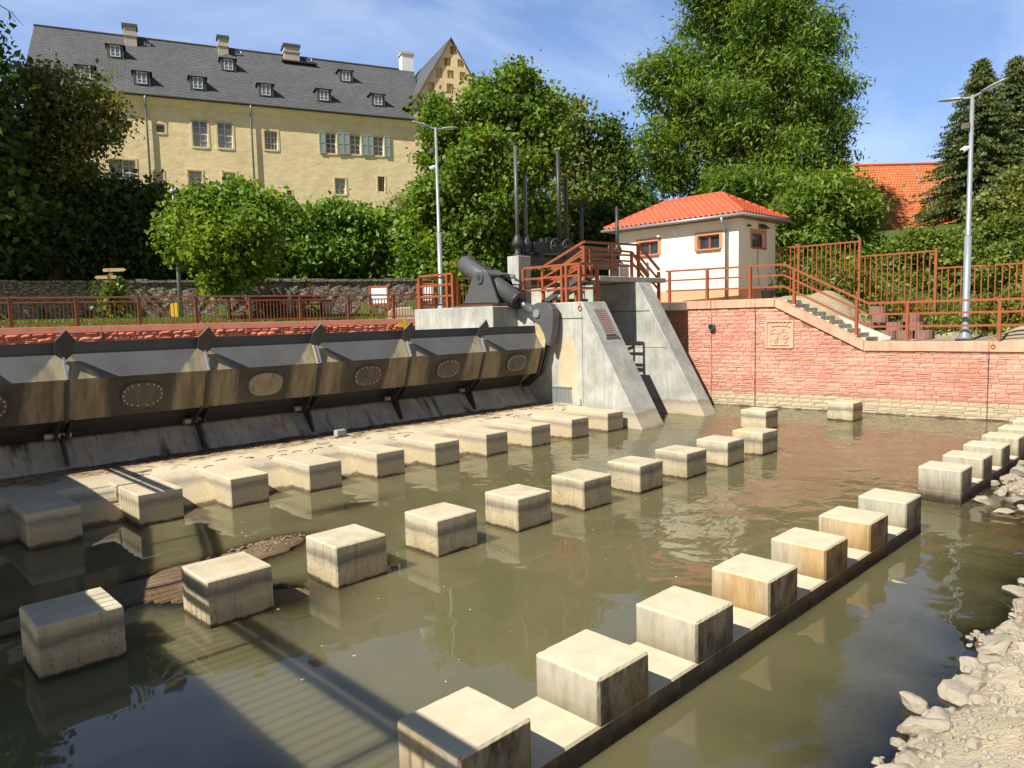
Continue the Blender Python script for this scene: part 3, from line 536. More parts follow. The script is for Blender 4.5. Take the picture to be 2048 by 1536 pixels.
# inspection covers with their bolts
nd = Vector((0, 0.37, -1.07)).normalized(); nn = Vector((0, -1.07, -0.37)).normalized()
pc = MB(); ang = [2*math.pi*i/28 for i in range(28)]
def oval(a, w, h): return (math.copysign(abs(math.cos(a))**0.8, math.cos(a))*w, math.copysign(abs(math.sin(a))**0.8, math.sin(a))*h)
bolt_me = None
for i, x in enumerate((-0.55, 2.98, 6.57, 10.08, 13.72, 17.22, 20.80)):
    c = Vector((x, 21.05, 2.565))+nn*0.004; w, h = 0.54, 0.365
    if i == 3: h = 0.37
    cv = MB().prism([c+Vector((oval(a, w, h)[0], 0, 0))-nd*oval(a, w, h)[1] for a in ang], nn*0.035).build('inspection_cover', COVER2 if i == 3 else COVER, gt)
    for j in range(18):
        a = 2*math.pi*j/18; q = c+Vector((oval(a, w-0.06, h-0.06)[0], 0, 0))-nd*oval(a, w-0.06, h-0.06)[1]+nn*0.04
        if bolt_me is None:
            b = MB().ball((0, 0, 0), 0.032, 6, 4).build('bolt', BOLT); bolt_me = b.data
        else: b = bpy.data.objects.new('bolt', bolt_me); COL.objects.link(b)
        b.parent = cv; b.location = q-Vector(ORG[gt])
# end plate and lifting arm (outline in the y-z plane)
def yz(px, py, x): p = at(px, py, 'x', x); return (x, p[1], p[2])
MB().prism([(22.22, 21.5, 4.05), (22.22, 20.96, 4.30), (22.22, 20.62, 3.75), (22.22, 20.78, 3.10), (22.22, 21.20, 1.98), (22.22, 21.9, 1.6), (22.22, 22.3, 1.6)], (0.05, 0, 0)).build('end_plate', GDIRT, gt)
MB().prism([(22.21, 20.76, 3.12), (22.21, 21.18, 2.0), (22.21, 22.05, 1.40), (22.21, 22.25, 1.55), (22.21, 21.36, 2.12), (22.21, 20.95, 3.12)], (0.10, 0, 0)).build('end_flange', GDARK, gt)
MB().prism([(22.42, 20.60, 3.75), (22.42, 20.78, 3.10), (22.42, 21.18, 2.0), (22.42, 22.05, 1.40), (22.42, 22.25, 1.55), (22.42, 21.36, 2.12), (22.42, 20.95, 3.12), (22.42, 20.85, 3.75)], (0.12, 0, 0)).build('end_flange', GDARK, gt)
arm_px = [(1060, 630), (1060, 618), (1066, 609), (1076, 605), (1089, 605), (1098, 609), (1104, 618), (1106, 630), (1105, 650), (1103, 668), (1098, 692), (1093, 690), (1087, 668), (1078, 649), (1068, 642)]
am = MB().prism([yz(a, b, 22.15) for a, b in arm_px], (0.40, 0, 0)).build('lifting_arm', GGREY, gt, False, 0.02)
p = yz(1074, 627, 22.15); MB().tube([(22.08, p[1], p[2]), (22.2, p[1], p[2])], 0.17, 16).build('arm_pin', GALV, am)
# ------------------------------------------------------------------ hydraulic cylinder
cy = thing('hydraulic_cylinder', 'big grey hydraulic cylinder slanting on its support frame above the gate', 'hydraulic ram', (22.0, 23.5, 4.9))
XC = 22.33
pin = Vector((XC, *at(1074, 627, 'x', XC)[1:])); rear = Vector((XC, *at(927, 527, 'x', XC)[1:])); ax = (pin-rear).normalized(); LN = (pin-rear).length
MB().tube([rear, rear+ax*0.05, rear+ax*(LN*0.76)], [0.36, 0.40, 0.40], 28).build('barrel', GGREY, cy, True)
MB().tube([rear+ax*(LN*0.76), rear+ax*(LN*0.775)], 0.415, 28).build('gland_flange', GDARK, cy)
MB().tube([rear+ax*(LN*0.77), rear+ax*(LN*0.90)], 0.15, 18).build('piston_rod', CHROME, cy, True)
MB().tube([rear+ax*(LN*0.885), pin], 0.20, 16).build('rod_eye', GGREY, cy, True)
mid = rear+ax*(LN*0.40); up = Vector((1, 0, 0)).cross(ax); up = up if up.z > 0 else -up
def orient(c, a, b, hx, ha, hu): return [c+Vector((1, 0, 0))*i*hx+ax*j*ha+up*k*hu for k in (-1, 1) for j in (-1, 1) for i in (-1, 1)]
q = orient(mid, 0, 0, 0.52, 0.30, 0.50); MB().add(q, [(0, 2, 3, 1), (4, 5, 7, 6), (0, 1, 5, 4), (2, 6, 7, 3), (0, 4, 6, 2), (1, 3, 7, 5)]).build('trunnion_block', GGREY, cy, False, 0.04)
for xx in (21.58, 22.92):
    pts = [(xx, *at(px, py, 'x', 21.58)[1:]) for px, py in ((927, 607), (995, 606), (974, 545), (951, 543), (943, 558))]
    spl = MB().prism(pts, (0.16, 0, 0)).build('support_plate', GGREY, cy, False, 0.02)
    c = at(960, 556, 'x', 21.58); s = -1 if xx < 22 else 1; a0 = xx if s < 0 else xx+0.16
    MB().tube([(a0, c[1], c[2]), (a0+0.07*s, c[1], c[2])], 0.24, 20).build('bearing_cap', GGREY, spl); MB().tube([(a0+0.07*s, c[1], c[2]), (a0+0.085*s, c[1], c[2])], 0.12, 16).build('bearing_centre', GDARK, spl)
MB().box(21.35, 23.1, 22.95, 25.6, 4.90, 4.97).build('base_plate', GGREY, cy)
hz = [rear+up*0.30-ax*0.05, rear+up*0.5-ax*0.25, rear+up*0.62+ax*0.02, rear+up*0.46+ax*0.3, rear+up*0.45+ax*1.2, rear+up*0.47+ax*2.0]
MB().tube(hz, 0.03, 8).build('hose', BLACK, cy, True)
for j in range(3):
    a = rear+ax*(LN*0.45)+up*0.42+Vector((0.1*j, 0, 0)); b = rear+ax*(LN*0.72)+up*0.36+Vector((0.1*j, 0, 0))
    MB().tube([a, a+ax*0.4+up*0.25, a+ax*0.8+up*(0.15+0.12*j), b-ax*0.5+up*(0.45-0.1*j), b+up*0.42, b], 0.025, 6).build('hose', BLACK, cy, True)

# ------------------------------------------------------------------ piers and plateau
fd = MB().box(21.25, 22.732, 22.85, 28.35, -0.5, 4.895).build('cylinder_foundation', PIER, None, False, 0.03, base=(22, 25, 0)); tag(fd, 'streaked concrete foundation block under the hydraulic cylinder', 'foundation')
def pier(name, label, x0, x1, y0, ztop, ytop, yback, k):
    t = thing(name, label, 'pier', ((x0+x1)/2, y0, 0))
    sl_ = (ytop-y0)/ztop
    MB().prism([(x0, y0-sl_*1.0, -1.0), (x0, ytop, ztop), (x0, yback, ztop), (x0, yback, -1.0)], (x1-x0, 0, 0)).build('wall', PIER, t, False, 0.035)
    return t
p1 = pier('weir_pier', 'near grey concrete pier with sloping front and small mesh grating', 22.735, 24.27, 16.27, 4.96, 19.15, 27.9, 0)
p2 = pier('weir_pier', 'far taller grey concrete pier under the raised platform', 27.3, 28.3, 16.3, 5.84, 19.7, 27.9, 1)
def slope1(y): return (y-16.27)/(19.15-16.27)*4.96
nm = Vector((0, -4.96, 2.88)).normalized()
gr = MB()
for i in range(8):
    x = 23.25+0.09*i; a = Vector((x, 18.35, slope1(18.35)))+nm*0.04; b = Vector((x, 18.95, slope1(18.95)))+nm*0.04; gr.bar(a, b, 0.02, 0.02)
for i in range(14):
    y = 18.36+0.58*i/13; a = Vector((23.2, y, slope1(y)))+nm*0.045; gr.bar(a, a+Vector((0.72, 0, 0)), 0.02, 0.02)
MB().add([Vector((x, y, slope1(y)))+nm*0.012 for x, y in ((23.2, 18.34), (23.92, 18.34), (23.92, 18.96), (23.2, 18.96))], [(0, 1, 2, 3)]).build('grating_dark_backing', BLACK, p1)  # flat black backing, stands for the shade behind the bars
gr.build('grating', simple('pale_grating', (0.50, 0.36, 0.32), 0.6), p1)
mk = MB()
for i in (0, 1): mk.bar(Vector((23.2+0.72*i, 18.33, slope1(18.33)))+nm*0.02, Vector((23.2+0.72*i, 18.97, slope1(18.97)))+nm*0.02, 0.05, 0.05)
mk.bar(Vector((23.15, 18.31, slope1(18.31)))+nm*0.02, Vector((24.0, 18.31, slope1(18.31)))+nm*0.02, 0.09, 0.06); mk.build('grating_frame', GALV, p1)
vg = MB()
for i in range(16): vg.box(22.70, 22.73, 19.78+0.075*i, 19.81+0.075*i, 0.80, 1.42)
vg.box(22.69, 22.734, 19.74, 20.98, 1.42, 1.47); vg.build('side_grille', GALV, p1); MB().box(22.66, 22.735, 19.25, 19.45, 0.74, 1.0).build('socket_box', PIER, p1)
gv = MB()
for zz, yy in ((4.28, 18.755),): gv.box(22.722, 22.736, yy+0.35, 21.2, zz, zz+0.03)
gv.box(22.7345, 22.736, 19.14, 19.16, 0.8, 4.5); gv.build('formwork_joint', GDARK, p1)
gv = MB().box(27.29, 27.302, 19.05, 21.5, 4.53, 4.56).box(27.292, 27.302, 18.2, 21.5, 2.9, 2.915).build('formwork_joint', GDARK, p2)
rg = MB(); c = at(1160, 616, 'x', 22.72); rg.tube([(22.70, c[1]+0.09*math.cos(a*0.5236), c[2]+0.09*math.sin(a*0.5236)) for a in range(13)], 0.018, 6); rg.build('mooring_ring', REDM, p1); MB().tube([(22.71, c[1], c[2]+0.09), (22.72, c[1], 4.93)], 0.012, 6).build('ring_cord', BLACK, p1)
# slab between pier 2 and wall, upstream closure of the sluices
cl = thing('sluice_structure', 'dark sluice chamber with steel gates between the two concrete piers', 'sluice', (26, 22, 0))
MB().box(24.27, 27.3, 22.6, 22.8, -1, 5.2).build('sluice_gate', GDARK, cl); MB().box(28.3, 31.3, 22.6, 22.8, -1, 5.2).build('sluice_gate', GDARK, cl); MB().box(28.302, 31.5, 19.6, 27.9, 4.55, 4.93).build('cover_slab', PIER, cl)
# raised platform deck
pd = MB().prism([(24.75, 19.82, 5.86), (24.75, 19.82, 6.08), (24.75, 22.3, 6.08), (24.75, 22.3, 5.86)], (5.0, 0, 0)).build('platform_deck', PIER, None, False, 0.02, base=(27, 21, 5.9)); tag(pd, 'thin concrete platform slab on top of the piers', 'platform')
st = thing('steel_stairs', 'short steel stairs from the lower pier up to the platform', 'stairs', (24.2, 21.3, 5))
for i in range(4): MB().box(24.0, 24.72, 22.3-0.5*i-0.34, 22.3-0.5*i, 5.13+0.24*i, 5.19+0.24*i).build('tread', STEPM, st)
for xx in (23.97, 24.72): MB().bar((xx, 22.5, 4.98), (xx, 20.3, 6.03), 0.04, 0.22).build('stringer', GGREY, st)

# ------------------------------------------------------------------ railings
def rail_obj(name, label, pts, m=RAIL, posts=None, hs=(1.55, 1.08, 0.57), pw=0.13, rw=0.09, group=None, closed_ends=False, vertical_posts=True):
    """railing along a polyline of floor points"""
    P = [Vector(p) for p in pts]; t = thing(name, label, 'railing', P[0], group)
    for k, h in enumerate(hs):
        mb = MB()
        for a, b in zip(P[:-1], P[1:]): mb.bar(a+Vector((0, 0, h)), b+Vector((0, 0, h)), rw*(1.25 if k == 0 else 0.8), rw*(1.0 if k == 0 else 0.9))
        mb.build('handrail' if k == 0 else 'rail', m, t)
    for p in (posts or P): p = Vector(p); MB().bar(p, p+Vector((0, 0, hs[0]-rw*0.5)), pw, pw*0.9).build('post', m, t)
    if closed_ends:
        for p in (P[0], P[-1]): MB().bar(p+Vector((0, 0, hs[-1])), p+Vector((0, 0, hs[0])), rw*0.8).build('end_bar', m, t)
    return t
def on_cope(y): return (xw(y)+0.22, y, 4.96 if y > 15.1 else (4.96+(3.07-4.96)*(15.1-y)/(15.1-11.5) if y > 11.5 else 3.07))
rail_obj('railing', 'red brown railing along the top of the red brick wall, bending down beside the steps', [on_cope(y) for y in (21.0, 15.0)]+[on_cope(11.5), on_cope(2.0)], posts=[on_cope(y) for y in (20.8, 18.68, 16.55, 14.55, 11.95, 10.02, 6.9, 3.8)])
rail_obj('railing', 'orange red railing round the edge of the lower pier top beside the ram', [(22.98, 22.65, 4.96), (22.98, 19.45, 4.96), (24.1, 19.45, 4.96), (24.1, 22.3, 4.96)], posts=[(24.1, 20.6, 4.96), (24.1, 21.8, 4.96), (22.98, 22.65, 4.96), (22.98, 20.4, 4.96), (22.98, 19.45, 4.96), (24.1, 19.45, 4.96), (22.98, 20.15, 4.96)])
rail_obj('railing', 'orange red railing along the front of the raised platform with sloping ends', [(23.95, 22.6, 5.05), (23.95, 20.0, 6.02), (27.72, 19.95, 6.08), (29.3, 19.9, 5.0)], posts=[(23.95, 22.4, 5.0), (23.95, 20.0, 5.9), (25.78, 19.97, 6.08), (27.72, 19.95, 6.08), (29.25, 19.9, 4.95)], hs=(1.46, 0.98, 0.50))
rail_obj('railing', 'orange red railing at the back of the raised platform behind the stairs', [(24.78, 22.6, 5.05), (24.78, 20.6, 6.0), (24.78, 20.9, 6.08), (28.9, 21.2, 6.08), (30.3, 21.2, 5.0)], posts=[(24.78, 22.4, 5.0), (25.6, 21.0, 6.08), (28.9, 21.2, 6.08), (30.2, 21.2, 4.95)], hs=(1.30, 0.85))
# panels of the small fence at the back of the foundation
fp = rail_obj('railing', 'orange railing corner with thin bars beside the left lamp post', [(21.55, 25.75, 4.9), (21.55, 28.25, 4.9)], posts=[(21.55, 25.75, 4.9), (21.55, 26.15, 4.9), (21.55, 28.25, 4.9)], pw=0.15, rw=0.1)
fp = rail_obj('barred_railing', 'orange barred railing behind the hydraulic cylinder', [(22.9, 29.9, 4.9), (25.2, 29.8, 4.9), (27.6, 29.3, 4.9), (30.6, 29.0, 4.9)], hs=(1.65, 1.25, 0.25), rw=0.09)
bb = MB()
for a, b in (((22.9, 29.9), (25.2, 29.8)), ((25.2, 29.8), (27.6, 29.3)), ((27.6, 29.3), (30.6, 29.0))):
    for i in range(1, 14): t_ = i/14; bb.bar((a[0]+(b[0]-a[0])*t_, a[1]+(b[1]-a[1])*t_, 5.15), (a[0]+(b[0]-a[0])*t_, a[1]+(b[1]-a[1])*t_, 6.15), 0.035)
bb.build('bar_panel', RAIL, fp)

# ------------------------------------------------------------------ sluice machinery
mc = thing('sluice_machinery', 'black steel machinery bridge with hand wheels on the sluice piers', 'sluice gear', (26.5, 23, 5))
MB().box(22.92, 23.72, 22.9, 23.6, 4.9, 7.1).build('support_column', PIER, mc, False, 0.02); MB().box(30.2, 31.0, 22.9, 23.6, 4.9, 7.0).build('support_column', PIER, mc, False, 0.02)
MB().box(23.72, 30.6, 22.95, 23.1, 6.72, 7.08).box(23.72, 30.6, 23.35, 23.5, 6.72, 7.08).build('lower_beam', GDARK, mc)
MB().box(24.1, 29.6, 23.0, 23.45, 7.3, 7.78).box(24.9, 25.3, 23.0, 23.45, 7.78, 8.0).box(26.2, 26.6, 23.0, 23.4, 7.08, 7.3).box(28.0, 28.4, 23.0, 23.4, 7.08, 7.3).box(24.4, 24.7, 23.0, 23.4, 7.08, 7.3).build('gear_box', GDARK, mc)
for x in (25.35, 26.15, 29.55):
    w = MB(); w.tube([(x+0.34*math.cos(a*math.pi/8), 22.85, 7.62+0.34*math.sin(a*math.pi/8)) for a in range(17)], 0.028, 6, False)
    for a in range(3): w.tube([(x+0.33*math.cos(a*math.pi/3), 22.85, 7.62+0.33*math.sin(a*math.pi/3)), (x-0.33*math.cos(a*math.pi/3), 22.85, 7.62-0.33*math.sin(a*math.pi/3))], 0.018, 5)
    w.tube([(x, 22.85, 7.62), (x, 23.05, 7.62)], 0.05, 8); w.build('hand_wheel', GGREY, mc, True)
for x, zt, zb, r in ((23.2, 11.87, 7.1, 0.085), (23.76, 10.72, 7.1, 0.085), (25.99, 12.0, 7.6, 0.095), (26.5, 10.76, 7.6, 0.095), (27.62, 9.85, 7.6, 0.09), (30.42, 9.85, 7.0, 0.09)):
    s_ = MB().tube([(x, 23.2, zb), (x, 23.2, zt)], r, 14).build('screw_tube', GGREY if x < 24 else GDARK, mc, True)
    MB().tube([(x, 23.2, zt), (x, 23.2, zt+0.05)], r*0.8, 10).build('tube_cap', GDARK, s_)
    if x < 24 or x > 30: MB().tube([(x, 23.2, 7.1), (x, 23.2, 7.18), (x, 23.2, 7.2), (x, 23.2, 7.5), (x, 23.2, 7.55), (x, 23.2, 7.7), (x, 23.2, 7.95), (x, 23.2, 8.05)], [0.24, 0.24, 0.13, 0.15, 0.24, 0.25, 0.15, 0.10], 14).build('screw_housing', GDARK, mc, True)
# ------------------------------------------------------------------ brick walls
def brick_wall(name, label, T, L, zb, ztop, mats, cope, skip=(), rowh=0.185, prot=0.048, joints=(), seed=1, copes=None):
    rd = random.Random(seed); o0 = T(L/2, 0, 0); t = thing(name, label, 'wall', (o0[0], o0[1], 0))
    bm_, mo = MB(T), MB(T); z = zb
    while z < max(p[1] for p in ztop):
        s = -rd.random()*0.4
        while s < L:
            w = rd.choice((0.30, 0.42, 0.5, 0.58)); a, b = max(0, s), min(L, s+w); s += w
            if b-a < 0.06: continue
            zt = min(np.interp(a, [p[0] for p in ztop], [p[1] for p in ztop]), np.interp(b, [p[0] for p in ztop], [p[1] for p in ztop]))
            for (z0, z1) in ([(z, z+rowh)] if rd.random() > 0.22 else [(z, z+rowh*0.5), (z+rowh*0.5, z+rowh)]):
                z1 = min(z1, zt)
                if z1-z0 < 0.05: continue
                A0, B0, Z0_, Z1_ = a, b, z0, z1
                for k in skip:
                    if A0 < k[1] and B0 > k[0] and Z0_ < k[3] and Z1_ > k[2]:
                        if Z0_ < k[2]-0.03: Z1_ = k[2]
                        elif Z1_ > k[3]+0.03: Z0_ = k[3]
                        elif A0 < k[0]: B0 = k[0]
                        elif B0 > k[1]: A0 = k[1]
                        else: B0 = A0
                if B0-A0 < 0.04 or Z1_-Z0_ < 0.03: continue
                g = 0.009; gj = [g+0.03*any(abs(e-j) < 0.3 and False for j in joints) for e in (a, b)]
                us = np.linspace(A0+g, B0-g, 4); zs = np.linspace(Z0_+g*0.8, Z1_-g*0.8, 3); vs = []
                pb = prot*rd.uniform(0.3, 1.0)
                for jz in range(3):
                    for iu in range(4):
                        e = iu in (0, 3) or jz in (0, 2); vs.append((us[iu], -(pb*(0.45 if e else 1.0)+rd.uniform(-0.25, 0.25)*prot*0.55), zs[jz]))
                fs = [(jz*4+i, jz*4+i+1, jz*4+4+i+1, jz*4+4+i) for jz in range(2) for i in range(3)]
                ring = [0, 1, 2, 3, 7, 11, 10, 9, 8, 4]; n0 = 12
                vs += [(vs[i][0], 0.02, vs[i][2]) for i in ring]
                fs += [(ring[(k+1) % 10], ring[k], n0+k, n0+(k+1) % 10) for k in range(10)]
                bm_.add(vs, fs)
        z += rowh
    bm_.build('brick_facing', mats[0], t)
    pts = [(0, 0.0, zb-1.2)]+[(L, 0.0, zb-1.2)]+[(p[0], 0.0, p[1]) for p in reversed(ztop)]
    mo.add(pts+[(p[0], 0.5, p[2]) for p in pts], [tuple(range(len(pts)))]+[tuple(range(2*len(pts)-1, len(pts)-1, -1))]+[(i+len(pts), (i+len(pts)+1) if i+1 < len(pts) else len(pts), (i+1) % len(pts), i) for i in range(len(pts))]); mo.build('mortar_core', MORT, t)
    for j in joints: MB(T).box(j-0.014, j+0.014, -prot*1.05, 0, zb-0.5, np.interp(j, [p[0] for p in ztop], [p[1] for p in ztop])+0.02).build('expansion_joint', GDARK, t)
    cu = sorted({0, L, *[p[0] for p in ztop], *(copes or joints)})
    for a, b in zip(cu[:-1], cu[1:]):
        za, zb_ = [np.interp(q, [p[0] for p in ztop], [p[1] for p in ztop]) for q in (a, b)]; ga = 0.008
        MB(T).add([(a+ga, -0.10, za), (b-ga, -0.10, zb_), (b-ga, 0.55, zb_), (a+ga, 0.55, za), (a+ga, -0.10, za+cope), (b-ga, -0.10, zb_+cope), (b-ga, 0.55, zb_+cope), (a+ga, 0.55, za+cope)], [(0, 1, 2, 3)[::-1], (4, 5, 6, 7), (0, 1, 5, 4), (1, 2, 6, 5), (2, 3, 7, 6), (3, 0, 4, 7)]).build('coping', mats[1], t, False, 0.012)
    return t
WD = Vector((1.63, -16.3)).normalized(); WN = Vector((WD.y, -WD.x)); WN = WN if WN.x > 0 else -WN
def TW(s, v, z): return (31.3+WD.x*s+WN.x*v, 18.3+WD.y*s+WN.y*v, z)
def sy(y): return (18.3-y)/-WD.y
sp0 = sy(15.70); sp1 = sy(14.45)
rw = brick_wall('red_retaining_wall', 'tall salmon red split face brick retaining wall with pink coping, in full sun', TW, 24.0, 0.0-0.25, [(0, 4.58), (sy(15.3), 4.58), (sy(11.55), 2.64), (24.0, 2.64)], (BRICK, COPE), 0.385, [(sp0, sp1, 2.74, 3.96)], joints=(sy(16.18), sy(7.15)), seed=3)
brick_wall('red_retaining_wall', 'short piece of red brick wall seen between the far pier and the tall red wall', lambda s, v, z: (31.3+v, 22.6-s, z), 4.29, -0.25, [(0, 4.58), (4.29, 4.58)], (BRICK, COPE), 0.385, seed=5)
MB(TW).box(sp0+0.02, sp1-0.02, -0.03, 0.05, 2.76, 3.94).build('relief_panel', RELIEF, rw); fr = MB(TW)
for a, b, c, d in ((sp0, sp1, 2.72, 2.80), (sp0, sp1, 3.90, 3.98), (sp0, sp0+0.08, 2.80, 3.90), (sp1-0.08, sp1, 2.80, 3.90)): fr.box(a, b, -0.085, 0.0, c, d)
fr.build('relief_frame', RELIEF, rw)
# low relief: a crown over two rounded figures, as far as it can be read
rl = MB(TW); cu_, cz_ = (sp0+sp1)/2, 3.35
def line(pts, r=0.026): rl.tube([(cu_+a*1.15, -0.045, cz_+b*1.05) for a, b in pts], r, 6)
line([(-0.30, 0.33), (-0.12, 0.37), (0.0, 0.375), (0.12, 0.37), (0.32, 0.34)], 0.03)
for a in (-0.28, -0.14, 0.0, 0.14, 0.28): line([(a*0.9, 0.36), (a*1.1, 0.47)], 0.022); rl.ball((cu_+a*1.25, -0.05, cz_+0.50), 0.035, 6, 4)
def loop(cx, cz, a, b, k=0.0): line([(cx+a*math.cos(t*math.pi/8)*(1+k*math.sin(t*math.pi/8)), cz+b*math.sin(t*math.pi/8)) for t in range(17)], 0.024)
loop(-0.20, -0.02, 0.16, 0.24, 0.3); line([(-0.33, 0.0), (-0.22, 0.06), (-0.10, 0.02)], 0.018); line([(-0.20, -0.24), (-0.16, -0.40)]); line([(-0.02, 0.28), (-0.03, 0.05), (-0.06, -0.20), (-0.10, -0.40)], 0.02)
loop(0.19, 0.02, 0.15, 0.21, -0.2); line([(0.10, -0.03), (0.18, -0.08), (0.27, -0.02)], 0.02); line([(0.12, 0.08), (0.19, 0.11), (0.26, 0.07)], 0.016); line([(0.34, 0.02), (0.34, -0.16), (0.26, -0.32), (0.20, -0.42)])
line([(-0.36, -0.43), (-0.24, -0.47), (-0.10, -0.44), (0.02, -0.48), (0.16, -0.44), (0.36, -0.46)], 0.035); line([(0.36, 0.28), (0.41, 0.36)]); line([(-0.40, -0.20), (-0.34, -0.32)])
rl.build('relief_carving', RELIEF, rw, True)
MB(TW).tube([(0.05, 0.1, 3.72), (0.05, -0.22, 3.72)], 0.15, 18).build('drain_pipe', simple('pipe_grey', (0.12, 0.12, 0.12), 0.6), rw); MB(TW).tube([(0.05, -0.23, 3.72), (0.05, -0.222, 3.72)], 0.12, 18).build('pipe_mouth', BLACK, rw)
s7 = sy(7.02); rg = MB(TW); rg.tube([(s7+0.07*math.cos(a*0.5236), -0.12, 2.84+0.07*math.sin(a*0.5236)) for a in range(13)], 0.015, 6); rg.tube([(s7, -0.12, 2.91), (s7, -0.11, 3.06)], 0.01, 5); rg.build('mooring_ring', REDM, rw)
# far left bank wall
LD = Vector((0.9563, -0.2924)); LN_ = Vector((0.2924, 0.9563))
def TLW(s, v, z): q = Vector((-12, 44.76))+LD*s+LN_*v; return (q.x, q.y, z)
lw = brick_wall('left_bank_wall', 'dark red rough brick wall with plain coping on the far bank behind the gate', TLW, 43.0, 3.2, [(0, 4.19), (43, 4.19)], (BRICK2, COPE2), 0.30, prot=0.20, rowh=0.2, joints=(3.2, 8.2, 13.2, 18.3, 23.3, 28.6, 33.6, 38.5), seed=9)
def lwhit(px, off=0.0): d = ray(px, 640); t = (Vector((-12, 44.76)).dot(LN_)+off)/(d[0]*LN_.x+d[1]*LN_.y); return (Vector((d[0]*t, d[1]*t))-Vector((-12, 44.76))).dot(LD)
gs0 = lwhit(806, -0.15); gy = MB(TLW)
gy.box(gs0, gs0+0.16, -0.27, -0.22, 3.4, 4.5); gy.box(gs0-0.3, gs0, -0.27, -0.22, 4.02, 4.28); o = gy.build('water_gauge', YELL, None, base=TLW(gs0, 0, 3.4)); tag(o, 'yellow water level gauge at the end of the far red wall', 'gauge')
gl_ = thing('bank_railing', 'long red brown railing with thin vertical bars on the far bank wall', 'railing', (12, 37.8, 4.49))
pxs = [lwhit(q, 0.3) for q in (22, 155, 280, 394, 501.6, 602, 698, 788, 872)]
pxs = [pxs[0]-2.53*k for k in (3, 2, 1)]+pxs; zR = 4.49
def PL(s, z): return Vector(TLW(s, 0.3, zR+z))
for x in pxs: MB().bar(PL(x, 0), PL(x, 1.34), 0.15, 0.12).build('post', RAIL2, gl_)
MB().bar(PL(pxs[0], 1.34), PL(pxs[-1], 1.34), 0.11, 0.08).build('handrail', RAIL2, gl_)
for zz in (1.12, 0.14): MB().bar(PL(pxs[0], zz), PL(pxs[-1], zz), 0.06, 0.06).build('rail', RAIL2, gl_)
for a, b in zip(pxs[:-1], pxs[1:]):
    q = MB()
    for i in range(1, 15): q.bar(PL(a+(b-a)*i/15, 0.15), PL(a+(b-a)*i/15, 1.12), 0.03)
    q.build('bar_panel', RAIL2, gl_)
# ------------------------------------------------------------------ stone wall on the far bank
dx_ = SWD*1.0; A_ = SWA-SWD*26; Bq = SWB+SWD*14
def TS(s, v, z): p = A_+SWD*s+SWN*v; return (p.x, p.y, z)
Lq = (Bq-A_).length
sw = thing('rubble_stone_wall', 'long grey rubble stone wall at the foot of the wooded slope', 'wall', TS(Lq/2, 0, 4.4))
nu, nz = 200, 9; vs = []
for j in range(nz+1):
    for i in range(nu+1): vs.append((Lq*i/nu, -0.06*hn(i*1.9, j*2.7, 1.7), 4.2+2.85*j/nz+(0.05*hn(i, 3, 1) if j == nz else 0)))
MB(TS).add(vs, [(j*(nu+1)+i, j*(nu+1)+i+1, (j+1)*(nu+1)+i+1, (j+1)*(nu+1)+i) for j in range(nz) for i in range(nu)]).build('face', STONE, sw)
cp = MB(TS); s = 0
while s < Lq: w = random.uniform(0.6, 1.3); cp.box(s, s+w-0.03, -0.12+random.uniform(-0.03, 0.03), 0.6, 7.0, 7.16+random.uniform(-0.03, 0.05)); s += w
cp.build('cap_stones', STONE, sw)

# ------------------------------------------------------------------ pump house
hs_ = thing('pump_house', 'small cream pump house with bright orange tiled hip roof', 'building', (35, 21.5, 4.9))
FX, RX, FY, BY, Z0, Z1 = 33.0, 36.85, 17.85, 25.2, 4.7, 9.0
wf = [(FY+1.02, FY+2.25, 7.56, 8.26), (FY+4.62, FY+5.85, 7.56, 8.26)]
def TF(u, v, z): return (FX+v, u, z)          # front wall, faces -x
def TR(u, v, z): return (u, FY+v, z)          # side wall, faces -y
w1 = MB(lambda u, v, z: (FX+v, FY+BY-u, z)); w1.wall(FY, BY, 5.58, Z1, 0, [(FY+BY-h[1], FY+BY-h[0], h[2], h[3]) for h in wf], 0.22)
w1.T = TR; wr = [(34.32, 35.66, 7.62, 8.32)]; w1.wall(FX, RX, 5.58, Z1, 0, wr, 0.22)
w1.T = None; w1.add([(RX, FY, Z0), (RX, BY, Z0), (RX, BY, Z1), (RX, FY, Z1), (FX, BY, Z0), (FX, BY, Z1)], [(0, 1, 2, 3), (1, 4, 5, 2)]); w1.build('wall', CREAM, hs_)
MB().box(FX-0.012, RX+0.012, FY-0.012, BY+0.01, Z0, 5.58).build('plinth', SALMON, hs_)
def hwin(T, a, b, c, d, leaves, gl):
    t = 0.17; fr = MB(T); fr.box(a-t, b+t, -0.03, 0.0, d, d+t).box(a-t, a, -0.03, 0.0, c-0.02, d).box(b, b+t, -0.03, 0.0, c-0.02, d); w = fr.build('window', TERRA, hs_)
    MB(T).box(a-0.08, b+0.08, -0.10, 0.20, c-0.09, c-0.02).build('sill', WOOD, w)
    f2 = MB(T); k = 0.07; f2.box(a, b, 0.12, 0.20, c, c+k).box(a, b, 0.12, 0.20, d-k, d).box(a, a+k, 0.12, 0.20, c+k, d-k).box(b-k, b, 0.12, 0.20, c+k, d-k)
    if leaves == 2: f2.box((a+b)/2-k*0.8, (a+b)/2+k*0.8, 0.12, 0.20, c+k, d-k)
    f2.build('frame', WOOD, w); MB(T).add([(a, 0.17, c), (b, 0.17, c), (b, 0.17, d), (a, 0.17, d)], [(0, 1, 2, 3)]).build('pane', gl, w)
for h in wf: hwin(TF, h[0], h[1], h[2], h[3], 2, GLASS)
hwin(TR, *wr[0], 1, GLASS)
